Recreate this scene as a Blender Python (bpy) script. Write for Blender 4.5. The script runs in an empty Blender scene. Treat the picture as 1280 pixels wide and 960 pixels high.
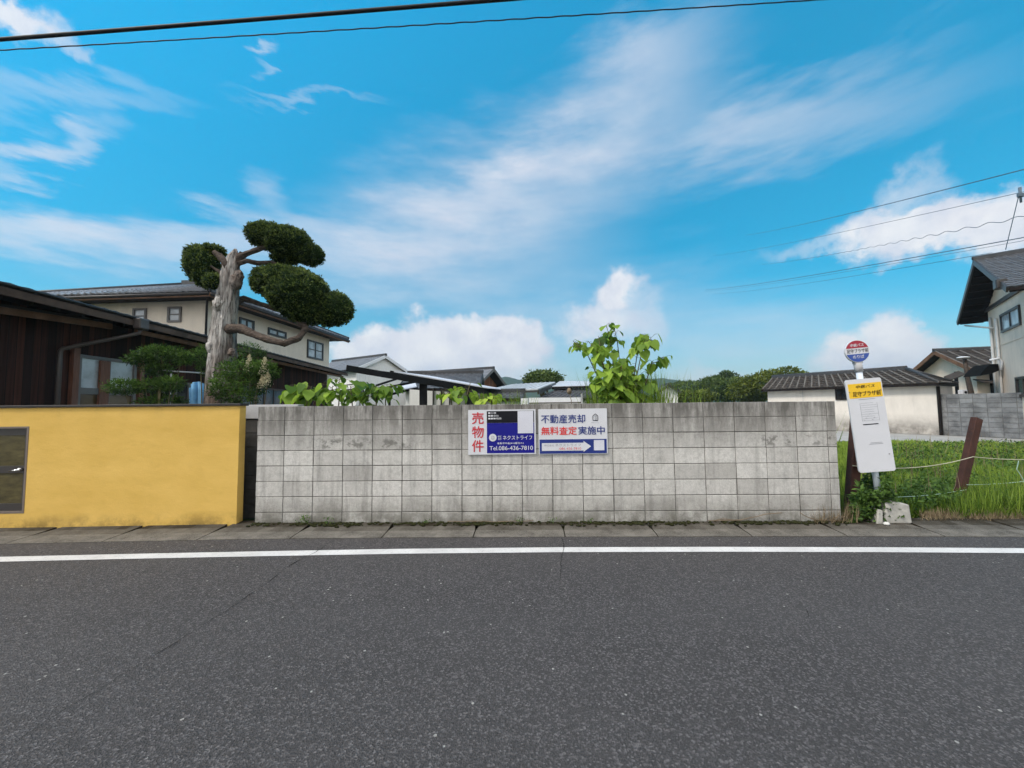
import bpy, math, random
import numpy as np
from mathutils import Vector, Matrix, noise

random.seed(7)
rng = np.random.default_rng(7)
SC = bpy.context.scene
COL = SC.collection
R = math.radians

# ------------------------------------------------------------------ camera
CAM_H, PITCH, ROLL, FOC = 1.55, R(3.3), R(-0.55), 481.0
cd = bpy.data.cameras.new('camera')
cd.sensor_width = 36.0
cd.lens = FOC / 1280 * 36.0
cd.clip_start, cd.clip_end = 0.05, 5000
cam = bpy.data.objects.new('camera', cd)
COL.objects.link(cam)
CROT = Matrix.Rotation(R(90) + PITCH, 3, 'X') @ Matrix.Rotation(ROLL, 3, 'Z')
cam.matrix_world = Matrix.Translation((0, 0, CAM_H)) @ CROT.to_4x4()
SC.camera = cam


def ray(px, py):
    return CROT @ Vector(((px - 640) / FOC, -(py - 480) / FOC, -1.0))


def at(px, py, Y):
    d = ray(px, py)
    return Vector((0, 0, CAM_H)) + d * (Y / d.y)


def gnd(px, py, z=0.0):
    d = ray(px, py)
    return Vector((0, 0, CAM_H)) + d * ((z - CAM_H) / d.z)


# ------------------------------------------------------------------ world
SUN_EL, SUN_AZ = R(50), R(240)      # azimuth clockwise from +Y: behind, to the left
W = bpy.data.worlds.new('World')
SC.world = W
W.use_nodes = True
wn, wl = W.node_tree.nodes, W.node_tree.links
wn.clear()


def wnode(t, **k):
    n = wn.new(t)
    for a, v in k.items():
        setattr(n, a, v)
    return n


def wmath(op, a, b=None, clamp=False):
    n = wnode('ShaderNodeMath', operation=op, use_clamp=clamp)
    for i, v in enumerate((a, b)):
        if v is None:
            continue
        if isinstance(v, (int, float)):
            n.inputs[i].default_value = v
        else:
            wl.new(v, n.inputs[i])
    return n.outputs[0]


w_out = wnode('ShaderNodeOutputWorld')
w_bg = wnode('ShaderNodeBackground')
w_bg.inputs['Strength'].default_value = 0.10
wl.new(w_bg.outputs[0], w_out.inputs[0])
sky = wnode('ShaderNodeTexSky', sky_type='NISHITA', sun_disc=False)
sky.sun_elevation, sky.sun_rotation = SUN_EL, SUN_AZ
sky.ozone_density, sky.air_density, sky.dust_density = 3.0, 1.0, 0.6
hs = wnode('ShaderNodeHueSaturation')
hs.inputs['Hue'].default_value = 0.468
hs.inputs['Saturation'].default_value = 1.58
wl.new(sky.outputs[0], hs.inputs['Color'])
tc = wnode('ShaderNodeTexCoord')
sep = wnode('ShaderNodeSeparateXYZ')
wl.new(tc.outputs['Generated'], sep.inputs[0])
az = wmath('ARCTAN2', sep.outputs['X'], sep.outputs['Y'])
el = wmath('ARCSINE', sep.outputs['Z'])
rise = wnode('ShaderNodeMapRange')
for k_, v_ in (('From Min', 0.0), ('From Max', .8), ('To Min', .54), ('To Max', 1.26)):
    rise.inputs[k_].default_value = v_
wl.new(el, rise.inputs['Value'])
wl.new(rise.outputs[0], hs.inputs['Value'])
cmb = wnode('ShaderNodeCombineXYZ')
wl.new(az, cmb.inputs[0])
wl.new(el, cmb.inputs[1])
P0 = cmb.outputs[0]


def warp(scale, amt, detail, stretch=(1, 1, 1), rot=0.0, seed=0.0):
    mp = wnode('ShaderNodeMapping')
    mp.inputs['Scale'].default_value = stretch
    mp.inputs['Rotation'].default_value = (0, 0, rot)
    mp.inputs['Location'].default_value = (seed, seed * .7, seed * .3)
    wl.new(P0, mp.inputs[0])
    nz = wnode('ShaderNodeTexNoise')
    nz.inputs['Scale'].default_value = scale
    nz.inputs['Detail'].default_value = detail
    nz.inputs['Roughness'].default_value = 0.62
    wl.new(mp.outputs[0], nz.inputs['Vector'])
    s = wnode('ShaderNodeVectorMath', operation='SUBTRACT')
    wl.new(nz.outputs['Color'], s.inputs[0])
    s.inputs[1].default_value = (.5, .5, .5)
    m = wnode('ShaderNodeVectorMath', operation='SCALE')
    wl.new(s.outputs[0], m.inputs[0])
    m.inputs['Scale'].default_value = amt
    a = wnode('ShaderNodeVectorMath', operation='ADD')
    wl.new(P0, a.inputs[0])
    wl.new(m.outputs[0], a.inputs[1])
    return a.outputs[0], nz.outputs['Fac']


def azel(px, py):
    d = ray(px, py).normalized()
    return math.atan2(d.x, d.y), math.asin(d.z)


def blobs(vec, lst):
    acc = None
    for (px, py, rx, ry, ang, dens, inner) in lst:
        c = azel(px, py)
        c2 = azel(px + rx * math.cos(R(ang)), py - rx * math.sin(R(ang)))
        c3 = azel(px + ry * math.sin(R(ang)), py + ry * math.cos(R(ang)))
        ax = math.hypot(c2[0] - c[0], c2[1] - c[1])
        ay = math.hypot(c3[0] - c[0], c3[1] - c[1])
        an = math.atan2(c2[1] - c[1], c2[0] - c[0])
        mp = wnode('ShaderNodeMapping', vector_type='TEXTURE')
        mp.inputs['Location'].default_value = (c[0], c[1], 0)
        mp.inputs['Rotation'].default_value = (0, 0, an)
        mp.inputs['Scale'].default_value = (ax, ay, 1e6)
        wl.new(vec, mp.inputs[0])
        ln = wnode('ShaderNodeVectorMath', operation='LENGTH')
        wl.new(mp.outputs[0], ln.inputs[0])
        mr = wnode('ShaderNodeMapRange', interpolation_type='SMOOTHSTEP')
        mr.inputs['From Min'].default_value = 1.0
        mr.inputs['From Max'].default_value = inner
        mr.inputs['To Min'].default_value = 0.0
        mr.inputs['To Max'].default_value = dens
        wl.new(ln.outputs['Value'], mr.inputs['Value'])
        o = mr.outputs[0]
        if acc is None:
            acc = o
        else:                     # 1-(1-a)(1-b)
            acc = wmath('SUBTRACT', 1.0, wmath('MULTIPLY', wmath('SUBTRACT', 1.0, acc), wmath('SUBTRACT', 1.0, o)))
    return acc


v_cum, f_cum = warp(12.0, 0.15, 7)
v_cir, f_cir = warp(3.4, 0.24, 7, (1.0, 4.2, 1), R(-28), 3.0)
cumulus = blobs(v_cum, [
    (475, 442, 72, 42, 0, .97, .62), (560, 430, 85, 48, 0, .98, .62), (632, 428, 66, 46, 0, .98, .62),
    (560, 470, 190, 40, 0, .9, .3), (768, 364, 46, 32, 15, .95, .4), (752, 405, 72, 34, 0, .85, .3),
    (810, 395, 36, 46, 0, .5, .2), (1100, 440, 96, 52, 0, .98, .55), (1050, 455, 80, 30, 0, .8, .2), (1160, 432, 55, 30, 0, .7, .2),
    (20, 18, 74, 34, 0, .9, .3), (78, 52, 26, 22, 0, .5, .2),
    (900, 470, 120, 22, 0, .5, .1), (1150, 284, 190, 42, 12, .95, .45), (1240, 275, 120, 48, 8, .95, .45), (1130, 240, 70, 36, 40, .55, .1), (1010, 315, 90, 16, 8, .4, .1),
])
cirrus = blobs(v_cir, [
    (640, 230, 430, 105, 34, .62, .0), (690, 200, 380, 50, 34, .45, .1), (600, 300, 330, 100, 22, .5, .0), (950, 165, 480, 70, 17, .52, .0), (500, 330, 160, 70, 20, .4, .0),
    (800, 70, 190, 70, 32, .5, .0), (150, 292, 330, 48, 2, .72, .0), (330, 320, 260, 60, 5, .45, .0),
    (60, 190, 110, 34, 18, .7, .0), (80, 130, 200, 30, 3, .35, .0), (390, 128, 120, 12, -4, .30, .0), (330, 62, 30, 16, 20, .5, .0),
    (330, 240, 36, 50, 20, .4, .0), (700, 400, 600, 110, 0, .5, .0), (1000, 430, 380, 80, 0, .35, .0),
])
fib = wnode('ShaderNodeMapRange')
fib.inputs['From Min'].default_value, fib.inputs['From Max'].default_value = .25, .72
fib.inputs['To Min'].default_value, fib.inputs['To Max'].default_value = .45, 1.22
wl.new(f_cir, fib.inputs['Value'])
cirrus = wmath('MULTIPLY', cirrus, fib.outputs[0], True)
# unseen white sky added behind and overhead to keep the light neutral
back = wnode('ShaderNodeMapRange', interpolation_type='SMOOTHSTEP')
back.inputs['From Min'].default_value, back.inputs['From Max'].default_value = .35, -.25
back.inputs['To Min'].default_value, back.inputs['To Max'].default_value = 0, .86
wl.new(sep.outputs['Y'], back.inputs['Value'])
m1 = wmath('SUBTRACT', 1.0, wmath('MULTIPLY', wmath('SUBTRACT', 1.0, cumulus), wmath('SUBTRACT', 1.0, cirrus)))
# clouds: white heads, slightly grey lavender body from their own density noise
ccol = wnode('ShaderNodeMix', data_type='RGBA')
ccol.inputs['A'].default_value = (3.5, 3.65, 4.2, 1)
ccol.inputs['B'].default_value = (4.75, 4.75, 4.8, 1)
cf = wnode('ShaderNodeMapRange')
cf.inputs['From Min'].default_value, cf.inputs['From Max'].default_value = .35, .65
wl.new(f_cum, cf.inputs['Value'])
wl.new(wmath('MULTIPLY', cf.outputs[0], wmath('ADD', wmath('MULTIPLY', cumulus, .7), .3)), ccol.inputs['Factor'])
mixw = wnode('ShaderNodeMix', data_type='RGBA')
wl.new(m1, mixw.inputs['Factor'])
wl.new(hs.outputs[0], mixw.inputs['A'])
wl.new(ccol.outputs['Result'], mixw.inputs['B'])
mixb = wnode('ShaderNodeMix', data_type='RGBA')
mixb.inputs['B'].default_value = (7.2, 6.9, 6.6, 1)      # added white behind the viewer, there for its light
wl.new(back.outputs[0], mixb.inputs['Factor'])
wl.new(mixw.outputs['Result'], mixb.inputs['A'])
wl.new(mixb.outputs['Result'], w_bg.inputs['Color'])

# ------------------------------------------------------------------ sun, exposure
sd = bpy.data.lights.new('sun', 'SUN')
sd.energy, sd.angle, sd.color = 1.5, R(12), (1.0, .93, .84)
so = bpy.data.objects.new('sun', sd)
COL.objects.link(so)
sdir = Vector((math.sin(SUN_AZ) * math.cos(SUN_EL), math.cos(SUN_AZ) * math.cos(SUN_EL), math.sin(SUN_EL)))
so.rotation_euler = sdir.to_track_quat('Z', 'Y').to_euler()
so.location = sdir * 50
VS = SC.view_settings
VS.view_transform, VS.look, VS.exposure, VS.gamma = 'Standard', 'None', 1.05, 1.0
VS.use_curve_mapping = False
SC.cycles.use_adaptive_sampling = True
SC.cycles.adaptive_threshold = .03
SC.cycles.max_bounces = 4
SC.cycles.diffuse_bounces = 2
SC.cycles.glossy_bounces = 2
SC.cycles.transmission_bounces = 3
SC.cycles.transparent_max_bounces = 6

# ------------------------------------------------------------------ materials


class NT:
    def __init__(s, name):
        s.m = bpy.data.materials.new(name)
        s.m.use_nodes = True
        s.n, s.l = s.m.node_tree.nodes, s.m.node_tree.links
        s.b = s.n['Principled BSDF']
        s.tc = s.n.new('ShaderNodeTexCoord')

    def put(s, sock, v):
        if isinstance(v, (int, float)):
            sock.default_value = v
        elif isinstance(v, (tuple, list)):
            sock.default_value = tuple(v) + ((1,) if len(v) == 3 and sock.type == 'RGBA' else ())
        else:
            s.l.new(v, sock)

    def math(s, op, a, b=None, clamp=False):
        n = s.n.new('ShaderNodeMath')
        n.operation, n.use_clamp = op, clamp
        s.put(n.inputs[0], a)
        if b is not None:
            s.put(n.inputs[1], b)
        return n.outputs[0]

    def map(s, scale=(1, 1, 1), loc=(0, 0, 0), rot=(0, 0, 0), vec=None):
        n = s.n.new('ShaderNodeMapping')
        n.inputs['Scale'].default_value, n.inputs['Location'].default_value, n.inputs['Rotation'].default_value = scale, loc, rot
        s.l.new(vec or s.tc.outputs['Object'], n.inputs[0])
        return n.outputs[0]

    def noise(s, scale, detail=4, rough=.55, vec=None, out='Fac'):
        n = s.n.new('ShaderNodeTexNoise')
        n.inputs['Scale'].default_value, n.inputs['Detail'].default_value, n.inputs['Roughness'].default_value = scale, detail, rough
        s.l.new(vec or s.tc.outputs['Object'], n.inputs['Vector'])
        return n.outputs[out]

    def voro(s, scale, vec=None, out='Distance', feature='F1'):
        n = s.n.new('ShaderNodeTexVoronoi')
        n.feature = feature
        n.inputs['Scale'].default_value = scale
        s.l.new(vec or s.tc.outputs['Object'], n.inputs['Vector'])
        return n.outputs[out]

    def ramp(s, f, a, b, c0=0.0, c1=1.0, smooth=False):
        n = s.n.new('ShaderNodeMapRange')
        if smooth:
            n.interpolation_type = 'SMOOTHSTEP'
        for k, v in (('From Min', a), ('From Max', b), ('To Min', c0), ('To Max', c1)):
            n.inputs[k].default_value = v
        s.put(n.inputs['Value'], f)
        return n.outputs[0]

    def mix(s, f, a, b, mode='MIX'):
        n = s.n.new('ShaderNodeMix')
        n.data_type, n.blend_type = 'RGBA', mode
        s.put(n.inputs['Factor'], f)
        s.put(n.inputs['A'], a)
        s.put(n.inputs['B'], b)
        return n.outputs['Result']

    def attr(s, name, out='Fac'):
        n = s.n.new('ShaderNodeAttribute')
        n.attribute_name = name
        return n.outputs[out]

    def sep(s):
        n = s.n.new('ShaderNodeSeparateXYZ')
        s.l.new(s.tc.outputs['Object'], n.inputs[0])
        return n.outputs

    def bump(s, h, strength=.3, dist=.01):
        n = s.n.new('ShaderNodeBump')
        n.inputs['Strength'].default_value, n.inputs['Distance'].default_value = strength, dist
        s.put(n.inputs['Height'], h)
        s.l.new(n.outputs[0], s.b.inputs['Normal'])

    def done(s, col, rough=.8, spec=.3, metal=0.0):
        s.put(s.b.inputs['Base Color'], col)
        s.put(s.b.inputs['Roughness'], rough)
        s.put(s.b.inputs['Specular IOR Level'], spec)
        s.put(s.b.inputs['Metallic'], metal)
        return s.m


def mul(c, k):
    return tuple(min(1, max(0, x * k)) for x in c)


def plain(name, c, rough=.6, spec=.3, var=.18, scale=5, stretch=(1, 1, 1), metal=0, bump=0, bscale=40):
    t = NT(name)
    f = t.noise(scale, 6, .6, t.map(stretch))
    col = t.mix(t.ramp(f, .3, .7), mul(c, 1 - var), mul(c, 1 + var))
    if bump:
        t.bump(t.noise(bscale, 5, .6, t.map(stretch)), bump, .01)
    return t.done(col, rough, spec, metal)


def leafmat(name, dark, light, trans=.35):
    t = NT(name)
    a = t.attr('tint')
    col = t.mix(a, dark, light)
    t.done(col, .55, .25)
    tr = t.n.new('ShaderNodeBsdfTranslucent')
    t.l.new(col, tr.inputs[0])
    mx = t.n.new('ShaderNodeMixShader')
    mx.inputs[0].default_value = trans
    t.l.new(t.b.outputs[0], mx.inputs[1])
    t.l.new(tr.outputs[0], mx.inputs[2])
    t.l.new(mx.outputs[0], t.n['Material Output'].inputs[0])
    return t.m


MT = {}


def asphalt():
    t = NT('asphalt')
    v = t.voro(105, out='Color')
    s = t.n.new('ShaderNodeSeparateColor')
    t.l.new(v, s.inputs[0])
    v2 = t.voro(210, out='Color')
    s2 = t.n.new('ShaderNodeSeparateColor')
    t.l.new(v2, s2.inputs[0])
    stones = t.ramp(s.outputs[0], .45, 1.0, 0, 1)
    fine = t.ramp(s2.outputs[1], .2, 1.0, 0, 1)
    big = t.noise(.7, 5, .6)
    base = t.mix(t.ramp(big, .3, .7), (.022, .0206, .0211), (.039, .0362, .0367))
    col = t.mix(t.math('MULTIPLY', fine, .7), base, (.084, .0775, .0785))
    col = t.mix(t.math('MULTIPLY', t.math('POWER', stones, 2.2), .8), col, (.180, .168, .169))
    rare = t.math('GREATER_THAN', t.voro(42, out='Distance', vec=t.map(loc=(3, 1, 0))), .0)
    vr = t.voro(38, out='Color', vec=t.map(loc=(3.3, 1.7, 0)))
    sr = t.n.new('ShaderNodeSeparateColor')
    t.l.new(vr, sr.inputs[0])
    dr = t.voro(38, out='Distance', vec=t.map(loc=(3.3, 1.7, 0)))
    white = t.math('MULTIPLY', t.math('GREATER_THAN', sr.outputs[0], .992), t.math('LESS_THAN', dr, .3))
    col = t.mix(t.math('MULTIPLY', white, .8), col, (.42, .41, .38))
    lane_wear = t.ramp(t.noise(1, 5, .6, t.map((.12, 1.3, 1), (0, 4, 0))), .35, .7, 0, .5)
    col = t.mix(lane_wear, col, t.mix(.5, col, (.075, .072, .073)))
    dk = t.ramp(t.noise(2.3, 6, .7), .60, .78, 0, .35)
    col = t.mix(dk, col, (.035, .035, .038))
    t.bump(t.math('ADD', t.voro(105), t.math('MULTIPLY', t.voro(210), .5)), .8, .007)
    return t.done(col, .82, .35)


def concrete_blocks():
    t = NT('concrete_block')
    tint = t.attr('tint')
    x = t.sep()
    streak = t.noise(1, 6, .65, t.map((13, 13, 1.1)))
    fine = t.noise(55, 6, .7)
    big = t.noise(2.2, 5, .6)
    base = t.mix(tint, (.47, .455, .43), (.66, .645, .615))
    base = t.mix(t.ramp(fine, .35, .7, 0, .4), base, (.26, .255, .245))
    mid_ = t.noise(17, 9, .75)
    base = t.mix(t.ramp(mid_, .46, .72, 0, .5), base, (.22, .214, .20))
    base = t.mix(t.ramp(t.voro(210), .0, .22, .5, 0), base, (.10, .10, .095))
    base = t.mix(t.ramp(streak, .50, .74, 0, .55), base, (.17, .165, .155))
    # black algae running down from the top edge, dirt splashed up from the gutter
    top = t.ramp(x['Z'], .90, 1.50, 0, 1)
    alg = t.math('MULTIPLY', top, t.ramp(t.noise(1, 6, .7, t.map((9, 9, 1.6), (5, 0, 0))), .26, .58))
    base = t.mix(t.math('MULTIPLY', alg, .85), base, (.085, .08, .072))
    low = t.math('MULTIPLY', t.ramp(x['Z'], .40, .02, 0, 1), t.ramp(t.noise(5, 6, .7), .26, .56))
    base = t.mix(t.math('MULTIPLY', low, .85), base, (.085, .08, .06))
    base = t.mix(t.ramp(big, .52, .76, 0, .38), base, (.215, .21, .20))
    # smudged rows of old paint marks
    sm = t.math('MULTIPLY', t.ramp(t.noise(9, 6, .65, t.map((1, 1, 1.4), (2, 3, 1))), .50, .60),
                t.math('MULTIPLY', t.ramp(x['Z'], .98, 1.03), t.ramp(x['Z'], 1.16, 1.11)))
    xs = t.math('MAXIMUM', t.math('MULTIPLY', t.ramp(x['X'], -3.3, -3.1), t.ramp(x['X'], -1.65, -1.85)),
                t.math('MULTIPLY', t.ramp(x['X'], 2.7, 2.9), t.ramp(x['X'], 4.2, 4.0)))
    base = t.mix(t.math('MULTIPLY', t.math('MULTIPLY', sm, xs), .6), base, (.07, .07, .06))
    t.bump(t.math('ADD', fine, t.math('MULTIPLY', t.voro(160), .5)), .45, .006)
    return t.done(base, .95, .15)


def stucco_yellow():
    t = NT('yellow_stucco')
    x = t.sep()
    f = t.noise(1.6, 6, .65, t.map((1, 1, 2.2)))
    base = t.mix(t.ramp(f, .3, .7), (.61, .39, .090), (.71, .47, .128))
    tr = t.noise(9, 7, .68, t.map((.6, 1, 1.1)))
    base = t.mix(t.ramp(tr, .55, .78, 0, .28), base, (.44, .26, .045))
    low = t.math('MULTIPLY', t.ramp(x['Z'], .22, .02), t.ramp(t.noise(3.5, 6, .7), .40, .62))
    base = t.mix(t.math('MULTIPLY', low, .8), base, (.12, .085, .03))
    hi = t.math('MULTIPLY', t.ramp(x['Z'], 1.35, 1.62), t.ramp(t.noise(1, 5, .6, t.map((6, 6, .8))), .5, .75))
    base = t.mix(t.math('MULTIPLY', hi, .3), base, (.30, .20, .06))
    t.bump(t.math('ADD', tr, t.math('MULTIPLY', t.noise(60, 4), .4)), .3, .012)
    return t.done(base, .85, .2)


def bark():
    t = NT('grey_bark')
    v = t.map((9, 9, 1.1))
    f = t.noise(1.7, 8, .68, v)
    f2 = t.noise(5, 6, .6, t.map((7, 7, 1.0)))
    pale = t.ramp(t.noise(.9, 4, .6, t.map((1.4, 1.4, .7), (1.4, 0, .6))), .40, .58)
    warm = t.mix(t.ramp(f, .3, .68), (.045, .030, .024), (.26, .195, .16))
    grey = t.mix(t.ramp(f, .28, .62), (.15, .14, .132), (.70, .68, .655))
    col = t.mix(pale, warm, grey)
    col = t.mix(t.ramp(f2, .50, .66, 0, .85), col, (.05, .036, .03))
    t.bump(t.math('ADD', f, f2), .9, .05)
    return t.done(col, .9, .15)


def tilemat(name, a, b, rough=.5, spec=.45):
    t = NT(name)
    f = t.noise(3.0, 6, .7)
    k = t.attr('tint')
    col = t.mix(t.math('MULTIPLY', t.ramp(f, .3, .7), .5), a, b)
    col = t.mix(t.math('MULTIPLY', k, .6), col, b)
    return t.done(col, rough, spec)


def boards(name, a, b, width=.13):
    t = NT(name)
    x = t.sep()
    s = t.math('ADD', t.math('MULTIPLY', x['Y'], 1.0), t.math('MULTIPLY', x['X'], .35))
    cell = t.math('FLOOR', t.math('DIVIDE', s, width))
    wn_ = t.n.new('ShaderNodeTexWhiteNoise')
    wn_.noise_dimensions = '1D'
    t.l.new(cell, wn_.inputs['W'])
    grain = t.noise(1, 7, .65, t.map((16, 16, .7)))
    col = t.mix(t.math('MULTIPLY', wn_.outputs[0], .9), a, b)
    col = t.mix(t.ramp(grain, .42, .70, 0, .85), col, mul(a, .35))
    fr = t.math('FRACT', t.math('DIVIDE', s, width))
    col = t.mix(t.math('LESS_THAN', fr, .10), col, mul(a, .15))
    t.bump(t.math('ADD', grain, t.math('GREATER_THAN', fr, .10)), .6, .02)
    return t.done(col, .8, .2)


def plaster(name, c, dirt, zlow, zhigh):
    t = NT(name)
    x = t.sep()
    f = t.noise(1, 6, .65, t.map((2.2, 2.2, .8)))
    col = t.mix(t.ramp(f, .35, .7), mul(c, .86), c)
    low = t.math('MULTIPLY', t.ramp(x['Z'], zhigh, zlow), t.ramp(t.noise(1.8, 6, .7), .2, .6))
    col = t.mix(t.math('MULTIPLY', low, .8), col, dirt)
    st = t.ramp(t.noise(1, 6, .6, t.map((6, 6, .5))), .58, .78, 0, .4)
    col = t.mix(st, col, mul(c, .5))
    t.bump(t.noise(40, 4), .15, .01)
    return t.done(col, .9, .15)


def gutter_concrete():
    t = NT('gutter_concrete')
    k = t.attr('tint')
    f = t.noise(4, 7, .7)
    g = t.voro(130, out='Color')
    s = t.n.new('ShaderNodeSeparateColor')
    t.l.new(g, s.inputs[0])
    col = t.mix(t.ramp(f, .34, .62), (.045, .040, .032), (.165, .152, .132))
    col = t.mix(t.math('MULTIPLY', s.outputs[0], .45), col, (.27, .26, .24))
    col = t.mix(t.math('MULTIPLY', t.math('MULTIPLY', k, 1.15, True), t.ramp(t.noise(7, 6, .7), .2, .5, .5, 1)), col, (.030, .024, .015))
    t.bump(t.math('ADD', f, t.voro(130)), .5, .008)
    return t.done(col, .92, .2)


def road_paint():
    t = NT('white_road_paint')
    wear = t.ramp(t.noise(26, 8, .8), .52, .66)
    f = t.noise(3, 5, .6)
    col = t.mix(t.ramp(f, .3, .7), (.52, .512, .508), (.66, .655, .65))
    col = t.mix(t.math('MULTIPLY', wear, .45), col, (.20, .20, .205))
    t.bump(t.voro(95), .25, .005)
    return t.done(col, .7, .3)


def soil():
    t = NT('weedy_soil')
    f = t.noise(.8, 7, .7)
    g = t.noise(14, 5, .7)
    col = t.mix(t.ramp(f, .3, .7), (.045, .07, .018), (.09, .11, .03))
    col = t.mix(t.ramp(g, .5, .72, 0, .7), col, (.12, .095, .06))
    t.bump(g, .6, .03)
    return t.done(col, .95, .1)


def rust():
    t = NT('rusty_steel')
    f = t.noise(6, 7, .7, t.map((1, 1, .5)))
    col = t.mix(t.ramp(f, .3, .7), (.030, .014, .011), (.085, .034, .024))
    col = t.mix(t.ramp(t.noise(30, 5, .7), .58, .7, 0, .6), col, (.12, .05, .03))
    t.bump(f, .3, .006)
    return t.done(col, .75, .3)


MT['asphalt'] = asphalt()
MT['block'] = concrete_blocks()
MT['yellow'] = stucco_yellow()
MT['bark'] = bark()
MT['gutter'] = gutter_concrete()
MT['bark_brown'] = plain('brown_branch_bark', (.085, .066, .055), .9, .15, .75, 14, (1, 1, 3), bump=.9, bscale=30)
MT['paint'] = road_paint()
MT['soil'] = soil()
MT['rust'] = rust()
MT['crack'] = plain('dark_crack', (.016, .016, .017), .95, .05)  # thin dark ribbons laid on the road as cracks
MT['tile_grey'] = tilemat('silver_grey_roof_tile', (.11, .115, .13), (.30, .31, .34))
MT['tile_dark'] = tilemat('dark_roof_tile', (.050, .052, .058), (.15, .155, .17))
MT['tile_old'] = tilemat('old_brown_roof_tile', (.022, .019, .017), (.085, .072, .064), .85, .15)
MT['tile_rib'] = plain('pale_mortar_rib', (.135, .125, .115), .9, .1, .35, 9)
MT['ridge_tile'] = plain('ridge_tile', (.045, .046, .05), .55, .4, .3, 6)
MT['cream'] = plaster('cream_wall', (.80, .71, .59), (.5, .44, .36), -5, -4)
MT['beige'] = plaster('beige_wall', (.88, .72, .59), (.3, .28, .25), 0, .6)
MT['white_wall'] = plaster('white_plaster', (.90, .90, .89), (.5, .5, .48), 0, .5)
MT['store_wall'] = plaster('stained_plaster', (.74, .685, .62), (.055, .048, .042), .15, 1.0)
MT['old_block'] = plaster('old_grey_block', (.23, .235, .24), (.09, .09, .09), .1, 1.0)
MT['grey_mortar'] = plain('grey_mortar', (.42, .42, .43), .9, .2, .15, 4, bump=.2)
MT['mortar'] = plain('dirty_mortar', (.155, .15, .14), .95, .1, .6, 11)
MT['dark_block'] = plain('shade_toned_block', (.06, .058, .055), .9, .2, .4, 5, bump=.3)  # block colour holds the shade of the narrow gap
MT['boards'] = boards('dark_red_boards', (.015, .007, .006), (.095, .034, .021))
MT['brown_board'] = boards('brown_gable_boards', (.22, .095, .05), (.36, .17, .095), .3)
MT['dark_wood'] = plain('dark_wood', (.012, .008, .007), .7, .2, .4, 8, (1, 1, 1))
MT['fascia'] = plain('brown_fascia', (.17, .092, .055), .7, .25, .35, 3)
MT['fascia_old'] = plain('weathered_brown_fascia', (.085, .055, .040), .75, .25, .4, 3)
MT['eave_dark'] = plain('black_brown_metal', (.020, .017, .016), .5, .4, .25, 5)
MT['bar_metal'] = plain('weathered_fascia_metal', (.10, .088, .08), .5, .4, .3, 4)
MT['win_wood'] = plain('reddish_window_wood', (.17, .075, .048), .6, .3, .3, 7, (6, 6, .6))
MT['win_grey'] = plain('grey_window_frame', (.13, .12, .115), .45, .5, .1)
MT['brown_frame'] = plain('brownish_aluminium', (.16, .13, .11), .45, .4, .1)
MT['win_dark'] = plain('dark_bronze_frame', (.035, .03, .028), .4, .5, .1)
MT['downpipe'] = plain('brown_downpipe', (.075, .062, .057), .45, .4, .15)
MT['pale_pipe'] = plain('pale_downpipe', (.55, .54, .52), .5, .4, .1)
MT['white_metal'] = plain('white_painted_metal', (.74, .75, .78), .4, .4, .04)
MT['silver_roof'] = plain('pale_sheet_roof', (.52, .54, .57), .45, .5, .12, 2, metal=.15)
MT['black_steel'] = plain('black_painted_steel', (.012, .012, .013), .8, .15, .2)
MT['matt_black'] = plain('matt_black_cloth', (.010, .010, .010), .95, .05, .3)
MT['polyc'] = plain('milky_roof_sheet', (.62, .62, .68), .3, .5, .06)
MT['cable'] = plain('black_cable', (.012, .012, .014), .6, .3, .1)
MT['cable_grey'] = plain('bluish_cable', (.09, .13, .17), .6, .3, .1)
MT['sign_white'] = plain('sign_white', (.61, .62, .66), .45, .4, .03)
MT['sign_blue'] = plain('sign_blue', (.009, .009, .21), .5, .2, .05)
MT['sign_navy'] = plain('sign_navy', (.013, .030, .19), .4, .4, .05)
MT['sign_black'] = plain('sign_black', (.006, .006, .010), .5, .2, .05)
MT['sign_red'] = plain('sign_red', (.52, .022, .035), .45, .4, .05)
MT['sign_red2'] = plain('sign_bright_red', (.66, .035, .035), .45, .4, .05)
MT['sign_grey'] = plain('sign_grey', (.30, .31, .35), .5, .3, .05)
MT['sign_pale'] = plain('sign_pale_patch', (.60, .61, .68), .5, .3, .05)
MT['sign_yellow'] = plain('sign_yellow', (.80, .50, .02), .45, .4, .05)
MT['disc_red'] = plain('disc_red', (.33, .018, .04), .4, .4, .05)
MT['disc_blue'] = plain('disc_blue', (.03, .075, .32), .4, .4, .05)
MT['pole_white'] = plain('pole_white', (.60, .66, .74), .45, .4, .05)
MT['concrete'] = plain('pale_concrete', (.40, .39, .36), .92, .15, .3, 7, bump=.35)
MT['lane'] = plain('pale_lane_concrete', (.36, .35, .335), .9, .2, .15, 1.2, bump=.2)
MT['rope'] = plain('old_cream_rope', (.42, .40, .30), .85, .1, .2)
MT['rope_green'] = plain('pale_green_twine', (.38, .52, .44), .7, .2, .15)
MT['blue_cloth'] = plain('pale_blue_cloth', (.16, .36, .58), .85, .1, .25, 6)
MT['olive_panel'] = plain('brown_obscured_panel', (.075, .062, .025), .22, .5, .45, 7, (1, 1, 3))
MT['chrome'] = plain('chrome', (.7, .7, .7), .2, .5, .05, metal=1)
MT['twig'] = plain('dry_twig', (.20, .155, .11), .9, .1, .3)
MT['stem'] = plain('green_brown_stem', (.10, .085, .045), .8, .2, .3)
MT['moss'] = plain('dark_moss', (.028, .030, .013), .97, .05, .5, 25, bump=.5)
MT['stone'] = plain('white_stone', (.6, .6, .58), .8, .2, .1)

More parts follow.
